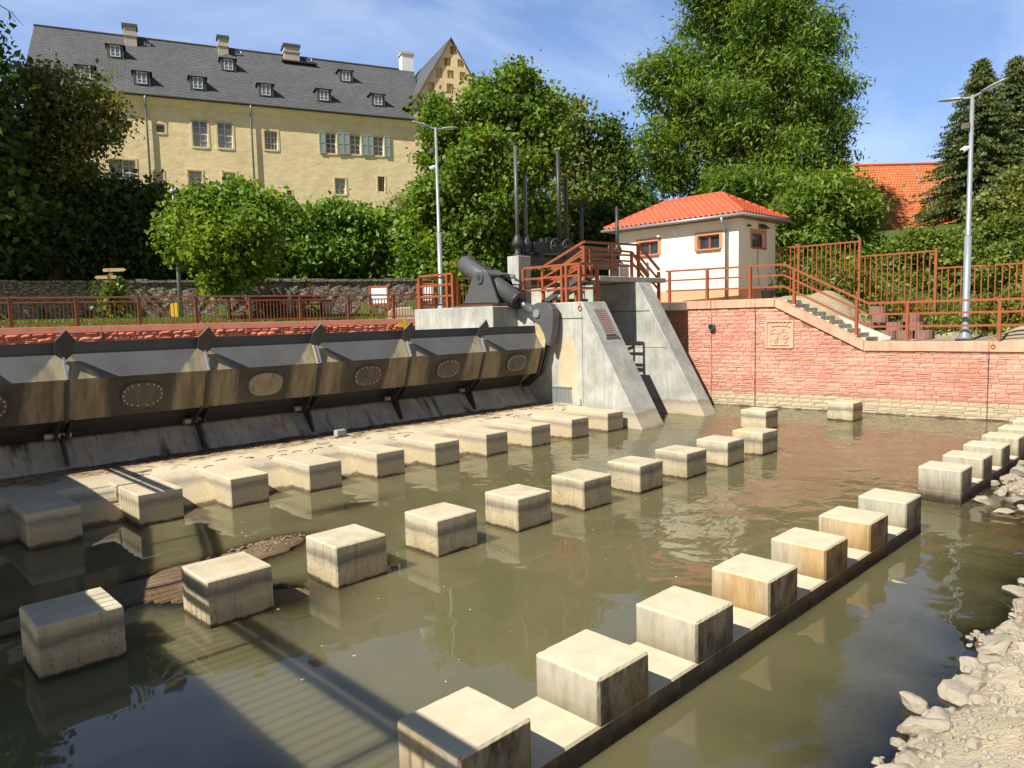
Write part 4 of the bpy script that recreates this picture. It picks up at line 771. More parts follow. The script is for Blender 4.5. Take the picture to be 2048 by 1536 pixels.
EX0, EX1, EY0, EY1, EZ, RZ, RXc, RY0, RY1 = 32.50, 37.35, 17.38, 25.66, 9.08, 10.46, 34.92, 19.85, 23.2
MB().box(EX0+0.1, EX1-0.1, EY0+0.1, EY1-0.1, 8.92, 9.04).build('eaves_board', WOOD, hs_)
def tiles(c0, c1, r0, r1, name):
    c0, c1, r0, r1 = map(Vector, (c0, c1, r0, r1)); e = (c1-c0); L = e.length; e.normalize(); up_ = r0-c0; up_ -= e*up_.dot(e); H = up_.length; up_.normalize(); nn_ = e.cross(up_); nn_ = nn_ if nn_.z > 0 else -nn_
    a0, a1 = (r0-c0).dot(e), (r1-c0).dot(e); rows = 8; per = 0.30; nC = int(L/per)*6; mb = MB(); hh = H/rows
    for r in range(rows):
        t0, t1 = r*hh, (r+1)*hh+0.02; vs = []; ok = []
        for (t, lift) in ((t0, 0.055), (t1, 0.01)):
            for i in range(nC+1):
                s = L*i/nC; lo, hi = a0*min(t, H)/H, L-(L-a1)*min(t, H)/H; s = min(max(s, lo), hi)
                ph = (s/per) % 1.0; wv = 0.055*(math.sin(2*math.pi*ph)+0.35*math.sin(4*math.pi*ph)); vs.append(c0+e*s+up_*t+nn_*(lift+wv+0.05))
        n = nC+1; fs = [(i, i+1, n+i+1, n+i) for i in range(nC) if (vs[i]-vs[i+1]).length+(vs[n+i]-vs[n+i+1]).length > 1e-3]
        b = len(vs); vs += [v-nn_*0.05 for v in vs[:n]]; fs += [(b+i, b+i+1, i+1, i) for i in range(nC) if (vs[i]-vs[i+1]).length > 1e-3]
        mb.add(vs, fs)
    return mb
rf = tiles((EX0, EY1, EZ), (EX0, EY0, EZ), (RXc, RY1, RZ), (RXc, RY0, RZ), 'a')
for q in (tiles((EX0, EY0, EZ), (EX1, EY0, EZ), (RXc, RY0, RZ), (RXc, RY0, RZ), 'b'), tiles((EX1, EY0, EZ), (EX1, EY1, EZ), (RXc, RY0, RZ), (RXc, RY1, RZ), 'c'), tiles((EX1, EY1, EZ), (EX0, EY1, EZ), (RXc, RY1, RZ), (RXc, RY1, RZ), 'd')): rf.add(q.v, q.f)
roof = rf.build('roof', TILE, hs_, True)
def ridge(a, b):
    a, b = Vector(a), Vector(b); n = max(2, int((b-a).length/0.38)); mb = MB()
    for i in range(n): p, q = a+(b-a)*i/n, a+(b-a)*(i+1.06)/n; mb.tube([p, q], [0.135, 0.115], 8)
    mb.build('ridge_tiles', TILE, roof, True)
RT = Vector((0, 0, 0.07))
ridge(Vector((RXc, RY0, RZ))+RT, Vector((RXc, RY1, RZ))+RT)
for c in ((EX0, EY0), (EX1, EY0)): ridge(Vector((c[0], c[1], EZ))+RT, Vector((RXc, RY0, RZ))+RT)
for c in ((EX0, EY1), (EX1, EY1)): ridge(Vector((c[0], c[1], EZ))+RT, Vector((RXc, RY1, RZ))+RT)
def half_gutter(a, b): MB().tube([a, b], 0.085, 10).build('gutter', GALV, hs_, True)
half_gutter((EX0-0.06, EY0-0.1, 9.02), (EX0-0.06, EY1+0.15, 9.02)); half_gutter((EX0-0.1, EY0-0.06, 9.02), (EX1+0.1, EY0-0.06, 9.02))
MB().tube([(EX0-0.06, 18.44, 9.0), (EX0-0.06, 18.44, 8.75), (FX-0.12, 18.44, 8.45), (FX-0.12, 18.44, 4.95)], 0.075, 10).build('downpipe', GALV, hs_, True)
MB().box(FX-0.22, FX-0.04, 21.28, 21.55, 8.56, 8.72).bar((FX-0.05, 21.42, 8.5), (FX, 21.42, 8.5), 0.1).build('floodlight', WHITE, hs_); MB().tube([(FX, 22.35, 8.54), (FX-0.2, 22.35, 8.50)], 0.09, 12).build('security_camera', WHITE, hs_)
MB().tube([(33.95, FY, 8.62), (33.8, FY-0.2, 8.6)], 0.06, 8).build('security_camera', BLACK, hs_); MB().prism([(35.0, FY-0.01, 8.55), (35.0, FY-0.01, 8.80), (35.0, FY-0.30, 8.56)], (0.72, 0, 0)).build('vent_hood', COVER, hs_)
MB().tube([(34.9, FY-0.02, 7.5), (34.93, FY-0.02, 6.6), (35.02, FY-0.04, 5.9), (35.1, FY-0.2, 5.1)], 0.012, 5).build('cable', BLACK, hs_)
for a, b in (((RXc-0.6, RY1-0.3, RZ), (RXc-0.9, RY1-0.1, RZ+0.45)), ((RXc, RY0+0.1, RZ+0.1), (RXc+0.3, RY0-0.1, RZ+0.6))): MB().tube([a, b], 0.02, 5).build('lightning_rod', GALV, hs_)
o = MB().tube([(36.0, FY-0.45, 4.95), (36.15, FY-0.06, 6.35)], 0.03, 6).box(35.85, 36.15, FY-0.5, FY-0.4, 4.93, 5.1).build('broom', SIGNW, None, base=(36, 17.4, 4.93)); tag(o, 'wooden broom leaning on the shaded side of the pump house', 'broom')
o = MB().tube([(34.7, 17.2, 4.93), (34.75, 17.2, 5.4)], [0.26, 0.34], 12).tube([(34.45, 17.2, 5.5), (35.05, 17.15, 5.75)], 0.05, 6).build('bucket', BLACK, None, base=(34.7, 17.2, 4.93)); tag(o, 'dark bucket standing in front of the shaded pump house wall', 'bucket')

# ------------------------------------------------------------------ steps beside the wall, tall fence, lamps
ssx = thing('stone_steps', 'pale concrete steps going down behind the red wall railing', 'steps', (33.2, 13.3, 3))
for i in range(10):
    y1 = 15.4-0.37*i; X = xw(y1)+0.60
    MB().box(X, X+1.5, y1-0.37, y1, 2.4, 4.88-0.19*i).build('step', STEPM, ssx)
MB().prism([(xw(13.4)+2.2, 15.6, 5.05), (xw(13.4)+2.2, 11.2, 3.12), (xw(13.4)+2.2, 11.2, 2.5), (xw(13.4)+2.2, 15.6, 2.5)], (0.22, 0, 0)).build('side_kerb', STEPM, ssx)
tf = thing('bar_fence', 'tall red brown bar fence stepping down in panels in front of the bushes', 'fence', (37, 10, 4))
py_ = [19.5, 16.65, 13.65, 10.33, 7.0, 3.7, 0.4]; tp = [7.7, 7.68, 6.95, 6.17, 6.1, 6.1]; bt = [5.0, 4.95, 4.25, 3.5, 3.3, 3.3]
for i, y in enumerate(py_): MB().bar((37, y, min(bt[max(0, i-1)], bt[min(i, 5)])-0.6), (37, y, tp[max(0, i-1)]+0.08), 0.13, 0.11).build('post', RAIL, tf)
for i in range(6):
    q = MB(); q.bar((37, py_[i], tp[i]-0.04), (37, py_[i+1], tp[i]-0.04), 0.07, 0.07); q.bar((37, py_[i], bt[i]+0.1), (37, py_[i+1], bt[i]+0.1), 0.05, 0.05)
    n = 13
    for k in range(1, n): y = py_[i]+(py_[i+1]-py_[i])*k/n; q.bar((37, y, bt[i]-0.05), (37, y, tp[i]-0.05), 0.045)
    q.build('bar_panel', RAIL, tf)
def lamp(label, base, h, d1, d2):
    b = Vector(base); t = thing('street_lamp', label, 'lamp', b); rise = Vector((0, 0, 1))
    MB().box(b.x-0.28, b.x+0.28, b.y-0.28, b.y+0.28, b.z-0.2, b.z+0.04).build('base_plate', GALV, t)
    MB().tube([b, b+rise*0.05, b+rise*0.35, b+rise*0.4, b+rise*h*0.43], [0.27, 0.27, 0.15, 0.135, 0.13], 16).tube([b+rise*h*0.43, b+rise*h*0.435, b+rise*h], [0.13, 0.10, 0.07], 16).build('pole', GALV, t, True)
    top = b+rise*h
    for d, ti in (d1, d2):
        d = Vector(d).normalized(); a = top+rise*-0.08; e = a+d*0.32+rise*(0.32*ti); MB().tube([a, e], 0.045, 8).build('arm', GALV, t)
        ax_ = (d+rise*ti).normalized(); sd = ax_.cross(rise).normalized(); un = sd.cross(ax_)
        prof = [(0, 0.07, 0.05), (0.1, 0.13, 0.08), (0.45, 0.16, 0.10), (0.8, 0.14, 0.07), (0.95, 0.06, 0.03)]; vs, fs = [], []
        for (s, w, hh) in prof:
            for k in range(10): an = 2*math.pi*k/10; vs.append(e+ax_*s+sd*math.cos(an)*w+un*(math.sin(an)*hh*(1.0 if math.sin(an) > 0 else 0.35)))
        for i in range(4): fs += [(i*10+k, i*10+(k+1) % 10, i*10+10+(k+1) % 10, i*10+10+k) for k in range(10)]
        fs += [tuple(range(9, -1, -1)), tuple(range(40, 50))]; hd = MB().add(vs, fs).build('lamp_head', GALV, t, True)
        MB().add([e+ax_*0.2+sd*0.1-un*0.04, e+ax_*0.7+sd*0.1-un*0.04, e+ax_*0.7-sd*0.1-un*0.04, e+ax_*0.2-sd*0.1-un*0.04], [(0, 1, 2, 3)]).build('lens', WHITE, hd)
    k = b+rise*(h*0.79); c0 = MB().tube([k, k+Vector((-0.12, 0.15, -0.02)), k+Vector((-0.3, 0.22, -0.12))], [0.06, 0.10, 0.10], 10).build('security_camera', WHITE, t, True); MB().ball(k+Vector((-0.31, 0.225, -0.13)), 0.07, 8, 5).build('lens', BLACK, c0, True)
    k = b+rise*(h*0.88); MB().box(k.x-0.2, k.x-0.06, k.y+0.02, k.y+0.3, k.z-0.12, k.z+0.1).bar(k, k+Vector((-0.1, 0.15, 0)), 0.04).build('floodlight', COVER, t)
    return t
lamp('double headed grey street lamp behind the low end of the red wall', (33.35, 8.2, 3.08), 9.45, ((0.15, 1, 0), 0.12), ((-0.1, -1, 0), 0.34))
LP = dp(885, 615, 38.5); lp_d = 38.5
lamp('double headed grey street lamp left of the hydraulic cylinder', (24.75, 30.6, 4.88), 9.5, ((-0.75, 0.5, 0), 0.30), ((0.9, -0.35, 0), 0.12))
# ------------------------------------------------------------------ planter stones stacked beside the steps
def planter():
    mb = MB(); n = 14; pts = []
    for k in range(n+1): a = math.pi*k/n; r = 0.33+(0.022 if k % 2 else 0.0); pts.append((-math.sin(a)*r*1.0-0.02, math.cos(a)*r, 0))
    pts += [(0.30, -0.33, 0), (0.30, 0.33, 0)]
    mb.prism(pts, (0, 0, 0.36)); return mb
pl0 = None
spots = [(34.6, 12.2, 3.05, 'bottom row by the kerb'), (34.6, 11.5, 3.05, 'bottom row second'), (34.6, 10.8, 3.05, 'bottom row third'), (34.6, 10.05, 3.05, 'bottom row outer end'), (34.85, 12.5, 3.41, 'second row by kerb'), (34.85, 11.3, 3.41, 'second row middle'), (34.85, 10.5, 3.41, 'second row outer end'), (35.1, 12.0, 3.77, 'third row inner'), (35.1, 10.7, 3.77, 'third row outer'), (35.3, 12.2, 4.13, 'very top one')]
for (x, y, z, lab) in spots:
    if pl0 is None: pl0 = planter().build('planter_stone', PAVER); o = pl0
    else: o = pl0.copy(); COL.objects.link(o)
    o.location = (x, y, z); o.rotation_euler.z = random.uniform(-0.1, 0.1); tag(o, 'ribbed red planter stone stacked by the steps, '+lab, 'planter', 'stacked planter stones beside the steps')

# ------------------------------------------------------------------ castle
def TC_(u, v, z): return (CU[0]*u+CN.x*(72+v), CU[1]*u+CN.y*(72+v), z)
n3 = np.array([CN.x, CN.y, 0]); u3 = np.array(CU)
def cas(px, py, v=0.0): d = ray(px, py); P = _o+d*((72+v)/(d@n3)); return P@u3, P[2]
RS = 7.5/8.5
def roofhit(px, py): # on z = 24.25 + (v+0.5)*RS
    d = ray(px, py); dv, dz = d@n3, d[2]; t = (24.25-CH-71.5*RS)/(dz-dv*RS); P = _o+d*t; return P@u3, P@n3-72, P[2]
ca = thing('castle', 'big pale yellow castle wing with dark slate roof on the hill behind the trees', 'castle', TC_(7, 4, 14.5))
UL, UR = -9.9, 31.0
wins = [(388, 243, 413, 291, 'w'), (438, 247, 463, 294, 'w'), (313, 249, 328, 264, 's'), (531, 263, 554, 298, 'b'), (653, 267, 672, 306, 'h'), (701, 270, 721, 308, 'h'), (748, 273, 767, 311, 'h'), (226, 322, 266, 366, 'b'), (309, 345, 325, 375, 'w'), (380, 343, 402, 377, 'w'), (449, 346, 470, 375, 'w'), (671, 357, 691, 388, 'w'), (756, 353, 770, 383, 'd'), (575, 381, 584, 404, 'd'), (529, 380, 538, 402, 'd'), (160, 335, 190, 370, 'b')]
holes = []
for w in wins:
    cu0, cz0 = cas((w[0]+w[2])/2, (w[1]+w[3])/2); ww, hh = (w[2]-w[0])/1459*72*1.02, (w[3]-w[1])/1459*72*0.97
    holes.append((cu0-ww/2, cu0+ww/2, cz0-hh/2, cz0+hh/2, w[4]))
def TCw(u, v, z):  # uneven old plaster
    return TC_(u, v, z)
m = MB(TC_); m.wall(UL, UR, 12, 24.45, 0, [h[:4] for h in holes], 0.38)
m.add([(UL, 0, 12), (UL, 16, 12), (UL, 16, 24.4), (UL, 8, 31.3), (UL, 0, 24.4), (UR, 0, 12), (UR, 16, 12), (UR, 16, 24.4), (UR, 0, 24.4)], [(0, 4, 3, 2, 1), (5, 6, 7, 8)]); m.build('wall', YELLOWP, ca)
MB(TC_).box(UL, 22.9, -0.22, 0.0, 23.62, 24.2).prism([(UL, -0.22, 23.8), (UL, -0.45, 24.2), (UL, -0.22, 24.2)], (UL*0, 0, 0)) if False else None
MB(TC_).add([(UL, -0.03, 23.5), (22.9, -0.03, 23.5), (22.9, -0.34, 24.15), (UL, -0.34, 24.15), (UL, 0.0, 24.15), (22.9, 0.0, 24.15)], [(0, 1, 2, 3), (3, 2, 5, 4)]).build('eaves_cove', YELLOWP, ca)
m = MB(TC_); ee = 0.14
m.add([(UL-0.3, -0.42, 24.28), (23.6, -0.42, 24.28), (25.5, 8, 31.75), (UL-0.15, 8, 31.75), (UL-0.3, 16.7, 24.03), (25.5, 16.7, 24.03), (UL-0.3, -0.42, 24.18), (23.6, -0.42, 24.18), (UL-0.15, 8, 31.6), (UL-0.3, 16.7, 23.93)], [(0, 1, 2, 3), (3, 2, 5, 4), (6, 7, 1, 0), (6, 0, 3, 8), (8, 3, 4, 9)]); rf = m.build('roof', SLATE, ca)
MB(TC_).tube([(UL-0.3, -0.50, 24.2), (23.4, -0.50, 24.2)], 0.10, 8).build('gutter', GDARK, ca); MB(TC_).tube([(UL-0.2, 8, 31.78), (23.8, 8, 31.78)], 0.13, 6).build('ridge_capping', SLATE2, rf)
for px, py in ((290, 190), (500, 208)):
    u, _ = cas(px, py); MB(TC_).tube([(u, -0.5, 24.15), (u, -0.5, 23.9), (u, -0.22, 23.3), (u, -0.22, 13)], 0.09, 8).build('downpipe', GALV, ca, True)
for a, b, c, d, k in holes:
    t = 0.16; T = TC_
    if k in 'whbs':
        tr = MB(T).box(a-t, b+t, -0.035, 0.0, d, d+t).box(a-t, a, -0.035, 0, c-t, d).box(b, b+t, -0.035, 0, c-t, d).box(a, b, -0.06, 0, c-t, c).build('window', TRIMP, ca)
    else: tr = MB(T).box(a-0.14, b+0.14, -0.02, 0, d, d+0.12).box(a-0.14, a, -0.02, 0, c-0.1, d).box(b, b+0.14, -0.02, 0, c-0.1, d).build('window', TRIMP, ca)
    MB(T).add([(a, 0.30, c), (b, 0.30, c), (b, 0.30, d), (a, 0.30, d)], [(0, 1, 2, 3)]).build('pane', GLASSB if k in 'w' else GLASS, tr)
    fr = MB(T); f = 0.07 if b-a > 0.7 else 0.045; fr.box(a, b, 0.22, 0.29, c, c+f).box(a, b, 0.22, 0.29, d-f, d).box(a, a+f, 0.22, 0.29, c+f, d-f).box(b-f, b, 0.22, 0.29, c+f, d-f)
    if k != 's': fr.box((a+b)/2-f*0.6, (a+b)/2+f*0.6, 0.21, 0.29, c+f, d-f)
    rows = 3 if d-c > 1.8 else 2
    if k != 's':
        for r in range(1, rows+1): z = c+(d-c)*r/(rows+1); fr.box(a+f, b-f, 0.225, 0.285, z-(0.05 if r == 2 and rows == 3 else 0.022), z+(0.05 if r == 2 and rows == 3 else 0.022))
        if k == 'b':
            for q in (0.25, 0.75): fr.box(a+(b-a)*q-0.02, a+(b-a)*q+0.02, 0.23, 0.285, c+f, d-f)
    fr.build('frame', WINW if k != 'd' else WOOD, tr)
    if k == 'h':
        sw_ = (b-a)*0.60
        for x0 in (a-0.08-sw_, b+0.08):
            sh = MB(T).box(x0, x0+sw_, -0.10, -0.04, c-0.08, d+0.08); 
            sh.box(x0, x0+sw_, -0.125, -0.10, (c+d)/2-0.05, (c+d)/2+0.05).box(x0, x0+sw_, -0.125, -0.10, c-0.08, c+0.04).box(x0, x0+sw_, -0.125, -0.10, d-0.04, d+0.08).box(x0, x0+0.1, -0.124, -0.10, c+0.04, d-0.04).box(x0+sw_-0.1, x0+sw_, -0.124, -0.10, c+0.04, d-0.04); sh.build('shutter', SHUT, tr)
# dormers
for px, py in ((285, 158), (397, 168), (533, 181), (649, 191), (757, 200), (232, 104), (458, 130), (693, 152), (172, 147)):
    u, v, z = roofhit(px, py+13); w, h = 0.66, 1.22; v -= 0.02; dv = h/RS
    d = MB(TC_); d.add([(u-w, v, z), (u+w, v, z), (u+w, v, z+h), (u-w, v, z+h), (u-w, v+dv+0.3, z+h), (u+w, v+dv+0.3, z+h)], [(0, 1, 2, 3), (1, 5, 2), (0, 3, 4)]); dm = d.build('dormer', SLATE2, rf)
    MB(TC_).add([(u-w-0.16, v-0.18, z+h-0.03), (u+w+0.16, v-0.18, z+h-0.03), (u, v+0.55, z+h+0.62), (u, v+2.2, z+h+0.62), (u-w-0.16, v+1.9, z+h+0.02), (u+w+0.16, v+1.9, z+h+0.02)], [(0, 1, 2), (1, 5, 3, 2), (0, 2, 3, 4)]).build('dormer_roof', SLATE, dm)
    fr = MB(TC_); a, b, c, e = u-0.40, u+0.40, z+0.14, z+h-0.10
    fr.box(a, b, v-0.05, v-0.01, c, c+0.07).box(a, b, v-0.05, v-0.01, e-0.07, e).box(a, a+0.08, v-0.05, v-0.01, c+0.07, e-0.07).box(b-0.08, b, v-0.05, v-0.01, c+0.07, e-0.07).box(u-0.05, u+0.05, v-0.052, v-0.01, c+0.07, e-0.07)
    for q in (0.33, 0.66): fr.box(a+0.08, b-0.08, v-0.045, v-0.012, c+(e-c)*q-0.02, c+(e-c)*q+0.02)
    fr.build('dormer_frame', WINW, dm); MB(TC_).add([(a, v-0.015, c), (b, v-0.015, c), (b, v-0.015, e), (a, v-0.015, e)], [(0, 1, 2, 3)]).build('pane', GLASSB, dm)
for px, py in ((295, 88), (477, 107), (618, 121)):
    u, v, z = roofhit(px, py); MB(TC_).add([(u-0.28, v-0.27, z-0.12), (u+0.28, v-0.27, z-0.12), (u+0.28, v+0.20, z+0.30), (u-0.28, v+0.20, z+0.30), (u-0.28, v-0.2, z-0.3), (u+0.28, v-0.2, z-0.3), (u+0.28, v+0.3, z+0.2), (u-0.28, v+0.3, z+0.2)], [(0, 1, 2, 3), (0, 4, 5, 1), (1, 5, 6, 2), (3, 2, 6, 7), (0, 3, 7, 4)]).build('roof_hatch', WHITE, rf)
    MB(TC_).add([(u-0.18, v-0.22, z-0.05), (u-0.03, v-0.22, z-0.05), (u-0.03, v+0.13, z+0.27), (u-0.18, v+0.13, z+0.27), (u+0.03, v-0.22, z-0.05), (u+0.18, v-0.22, z-0.05), (u+0.18, v+0.13, z+0.27), (u+0.03, v+0.13, z+0.27)], [(0, 1, 2, 3), (4, 5, 6, 7)]).build('pane', GLASS, rf)
for px, pb, pt, wpx, dd in ((262, 92, 46, 20, 0.55), (448, 112, 67, 17, 0.5), (585, 123, 82, 28, 0.8)):
    u, v, z = roofhit(px, pb); w = wpx/1459*78/2; zt = z+(pb-pt)/1459*79-0.5
    c = MB(TC_).box(u-w, u+w, v, v+2*dd, z-0.6, zt-0.25).box(u-w-0.08, u+w+0.08, v-0.08, v+2*dd+0.08, z+0.9, z+1.0).build('chimney', CHIM, rf); MB(TC_).box(u-w-0.12, u+w+0.12, v-0.12, v+2*dd+0.12, zt-0.25, zt).build('chimney_cap', SLATE2, c)
    if wpx > 25: MB(TC_).box(u-w-0.35, u+w+1.6, v-0.7, v-0.05, z-0.25, z-0.1).build('roof_walkway', GDARK, rf)
# right wing with stepped gable facing the river
GA = 26.9; GH = 4.15
gw = MB(TC_); nich = []
for px, py, w, h in ((907, 101, 15, 17), (894, 124, 15, 16), (922, 127, 15, 15), (878, 146, 12, 20), (901, 149, 14, 16), (862, 176, 14, 22), (925, 152, 13, 15), (945, 176, 14, 20), (900, 178, 14, 20)):
    u, z = cas(px, py); ww, hh = w/1459*74/2, h/1459*72/2; nich.append((u-ww, u+ww, z-hh, z+hh))
gz = lambda u: 26.0+(1-abs(u-GA)/GH)*6.55
gw.wall(GA-GH+0.02, GA+GH-0.02, 12, 26.0, -0.06, [n_ for n_ in nich if n_[3] < 25.99], 0.25)
us = sorted({GA-GH, GA, GA+GH, *[n_[0] for n_ in nich], *[n_[1] for n_ in nich], *np.linspace(GA-GH, GA+GH, 17)})
for a, b in zip(us[:-1], us[1:]):
    zs = [26.0]; c = (a+b)/2; seg = sorted([(n_[2], n_[3]) for n_ in nich if n_[0] < c < n_[1] and n_[3] > 26])
    lo = 26.0
    for z0, z1 in seg:
        if z0 > lo: gw.add([(a, -0.06, lo), (b, -0.06, lo), (b, -0.06, z0), (a, -0.06, z0)], [(0, 1, 2, 3)])
        gw.add([(a, -0.06, z0), (b, -0.06, z0), (b, 0.2, z0), (a, 0.2, z0), (a, -0.06, z1), (b, -0.06, z1), (b, 0.2, z1), (a, 0.2, z1)], [(0, 3, 2, 1), (4, 5, 6, 7), (0, 4, 7, 3), (1, 2, 6, 5)]); lo = z1
    gw.add([(a, -0.06, lo), (b, -0.06, lo), (b, -0.06, gz(b)), (a, -0.06, gz(a))], [(0, 1, 2, 3)])
gw.add([(GA-GH, -0.06, 24.2), (GA-GH, -0.06, 26.0), (GA-GH, 6, 26.0), (GA-GH, 6, 24.2)], [(0, 1, 2, 3)]); gab = gw.build('gable_wall', GABLEP, ca)
for n_ in nich: MB(TC_).add([(n_[0], 0.19, n_[2]), (n_[1], 0.19, n_[2]), (n_[1], 0.19, n_[3]), (n_[0], 0.19, n_[3])], [(0, 1, 2, 3)]).build('blind_niche', BLIND, gab)
r2 = MB(TC_); prof = [(GA-GH-0.9, 25.55), (GA-GH+0.15, 26.35), (GA-GH+1.2, 28.0), (GA, 32.75), (GA+GH-1.2, 28.0), (GA+GH+0.1, 25.8)]
n = len(prof); r2.add([(u, -0.3, z) for u, z in prof]+[(u, 13, z) for u, z in prof]+[(u, -0.3, z-0.16) for u, z in prof], [(i, i+1, n+i+1, n+i) for i in range(n-1)]+[(2*n+i, 2*n+i+1, i+1, i) for i in range(n-1)]); r2.build('wing_roof', SLATE, ca)
u, v, z = 24.6, 5.0, 28.6; c = MB(TC_).box(u-0.1, u+1.2, 9.0, 10.2, 29.5, 33.85).build('chimney', WHITE, ca); MB(TC_).box(u-0.22, u+1.32, 8.9, 10.3, 33.85, 34.1).build('chimney_cap', CHIM, c)

# ------------------------------------------------------------------ barn with orange roof
E1, E2 = Vector((math.cos(YAW), -math.sin(YAW), 0)), Vector((math.sin(YAW), math.cos(YAW), 0))
def TB(a, b, z): p = E1*a+E2*b; return (p.x, p.y, z)
bz = lambda py, dep: dp(1790, py, dep)
rz_, ez_ = dp(1790, 336, 66)[2], dp(1790, 480, 61)[2]
a0, a1 = (dp(1440, 400, 64)-_o)@np.array(E1), (dp(1930, 400, 64)-_o)@np.array(E1)
bn_ = thing('barn', 'long building with orange tiled roof behind the bushes', 'building', TB((a0+a1)/2, 64, 5))
MB(TB).add([(a0, 61.4, 4), (a1, 61.4, 4), (a1, 61.4, ez_+0.3), (a0, 61.4, ez_+0.3), (a1, 70.6, 4), (a1, 70.6, ez_+0.3), (a1, 66, rz_-0.2), (a0, 70.6, 4), (a0, 70.6, ez_+0.3), (a0, 66, rz_-0.2)], [(0, 1, 2, 3), (1, 4, 5, 6, 2), (4, 7, 8, 5), (7, 0, 3, 9, 8)]).build('wall', CREAM, bn_)
r_ = MB(TB).add([(a0-0.3, 61, ez_), (a1+0.3, 61, ez_), (a1+0.3, 66, rz_), (a0-0.3, 66, rz_), (a1+0.3, 71, ez_), (a0-0.3, 71, ez_), (a0-0.3, 61, ez_-0.15), (a1+0.3, 61, ez_-0.15)], [(0, 1, 2, 3), (3, 2, 4, 5), (6, 7, 1, 0)]).build('roof', BARN, bn_)
MB(TB).tube([(a0, 66, rz_+0.03), (a1, 66, rz_+0.03)], 0.13, 8).build('ridge_tiles', TILE, r_)
rr = lambda f: (61+5*f, ez_+(rz_-ez_)*f+0.05)
pa_, pb_ = (dp(1806, 338, 66)-_o)@np.array(E1), (dp(1868, 440, 62)-_o)@np.array(E1)
MB(TB).tube([(pa_, *rr(1.0)), (pa_*0.5+pb_*0.5, *rr(0.55)), (pb_, *rr(0.12))], 0.05, 6).build('roof_cable', GALV, r_)

# ------------------------------------------------------------------ small things on the far bank
def gz_(x, y): return terr(x, y)[0]
P = dp(228, 640, 41); b = Vector((P[0], P[1], gz_(P[0], P[1]))); ds = thing('direction_sign', 'wooden signpost with four pointed arms above its ivy', 'signpost', b)
top = dp(225, 537, 41)[2]; MB().bar(b, (b.x, b.y, top), 0.15, 0.15).build('post', SIGNW, ds); ex = Vector((_r[0], _r[1], 0)).normalized()
for s, z, l in ((1, 541, 0.95), (-1, 541, 0.36), (-1, 555, 0.85), (1, 555, 0.42)):
    zc = dp(225, z, 41)[2]; e = ex*s; q = b.copy(); q.z = zc; q += Vector((0, 0, 0))-Vector((_f[0], _f[1], 0)).normalized()*0.1
    MB().prism([q+e*0.02+Vector((0, 0, 0.09)), q+e*l*0.85+Vector((0, 0, 0.09)), q+e*l, q+e*l*0.85-Vector((0, 0, 0.09)), q+e*0.02-Vector((0, 0, 0.09))], Vector((-_f[0], -_f[1], 0))*0.05).build('arm_board', SIGNW, ds)
P = dp(363, 640, 42); b = (P[0], P[1], gz_(P[0], P[1])); tp_ = thing('slim_lamp_post', 'slim grey post rising into the young tree on the far bank', 'lamp post', b)
MB().tube([b, (b[0], b[1], b[2]+7.0)], [0.13, 0.08], 10).build('pole', GALV, tp_, True); MB().ball((b[0], b[1], b[2]+7.1), (0.25, 0.25, 0.15), 10, 6).build('lamp_head', GALV, tp_, True)
P = dp(352, 620, 43); c = Vector(P); o = MB(); pts = []
for k in range(16): a = 2*math.pi*k/16; pts.append(c+ex*(math.copysign(abs(math.cos(a))**0.5, math.cos(a))*0.35)+Vector((0, 0, math.copysign(abs(math.sin(a))**0.5, math.sin(a))*0.42)))
o.prism(pts, E2*0.12); o.bar(c+Vector((0, 0, -0.4)), c+Vector((0, 0, -1.0)), 0.08); o = o.build('waste_bin', YELL, None, base=(c.x, c.y, gz_(c.x, c.y))); tag(o, 'ochre yellow rounded bin in front of the stone wall', 'bin')
def bench(px, label, depth):
    P = dp(px, 640, depth); b = Vector((P[0], P[1], gz_(P[0], P[1]))); t = thing('park_bench', label, 'bench', b); d = Vector((SWD.x, SWD.y, 0)); n_ = Vector((SWN.x, SWN.y, 0)); U = Vector((0, 0, 1))
    def bx(a0, a1, n0, n1, z0, z1): return MB(lambda x, y, z: tuple(b+d*x+n_*y+U*z)).box(a0, a1, n0, n1, z0, z1)
    bx(-0.95, 0.95, -0.3, 0.3, 0.60, 0.68).build('seat', BENCH, t); bx(-0.95, 0.95, 0.3, 0.36, 0.82, 1.22).build('backrest', BENCH, t)
    for s in (-0.85, 0.75): bx(s, s+0.1, -0.28, 0.34, 0, 0.62).build('leg', GDARK, t)
bench(545, 'red park bench by the stone wall, nearer to the young tree', 44.5); bench(617, 'red park bench by the stone wall, nearer to the notice board', 45.5)
for px, lab in ((578, 'grey litter bin between the two red benches'), (655, 'grey litter bin to the right of the right red bench')):
    P = dp(px, 640, 45); b = Vector((P[0], P[1], gz_(P[0], P[1]))); t = thing('litter_bin', lab, 'bin', b); MB().tube([b, b+Vector((0, 0, 0.85))], [0.26, 0.30], 12).build('body', CHIM, t, True); MB().tube([b+Vector((0, 0, 0.85)), b+Vector((0, 0, 0.92))], 0.32, 12).build('rim', GDARK, t)
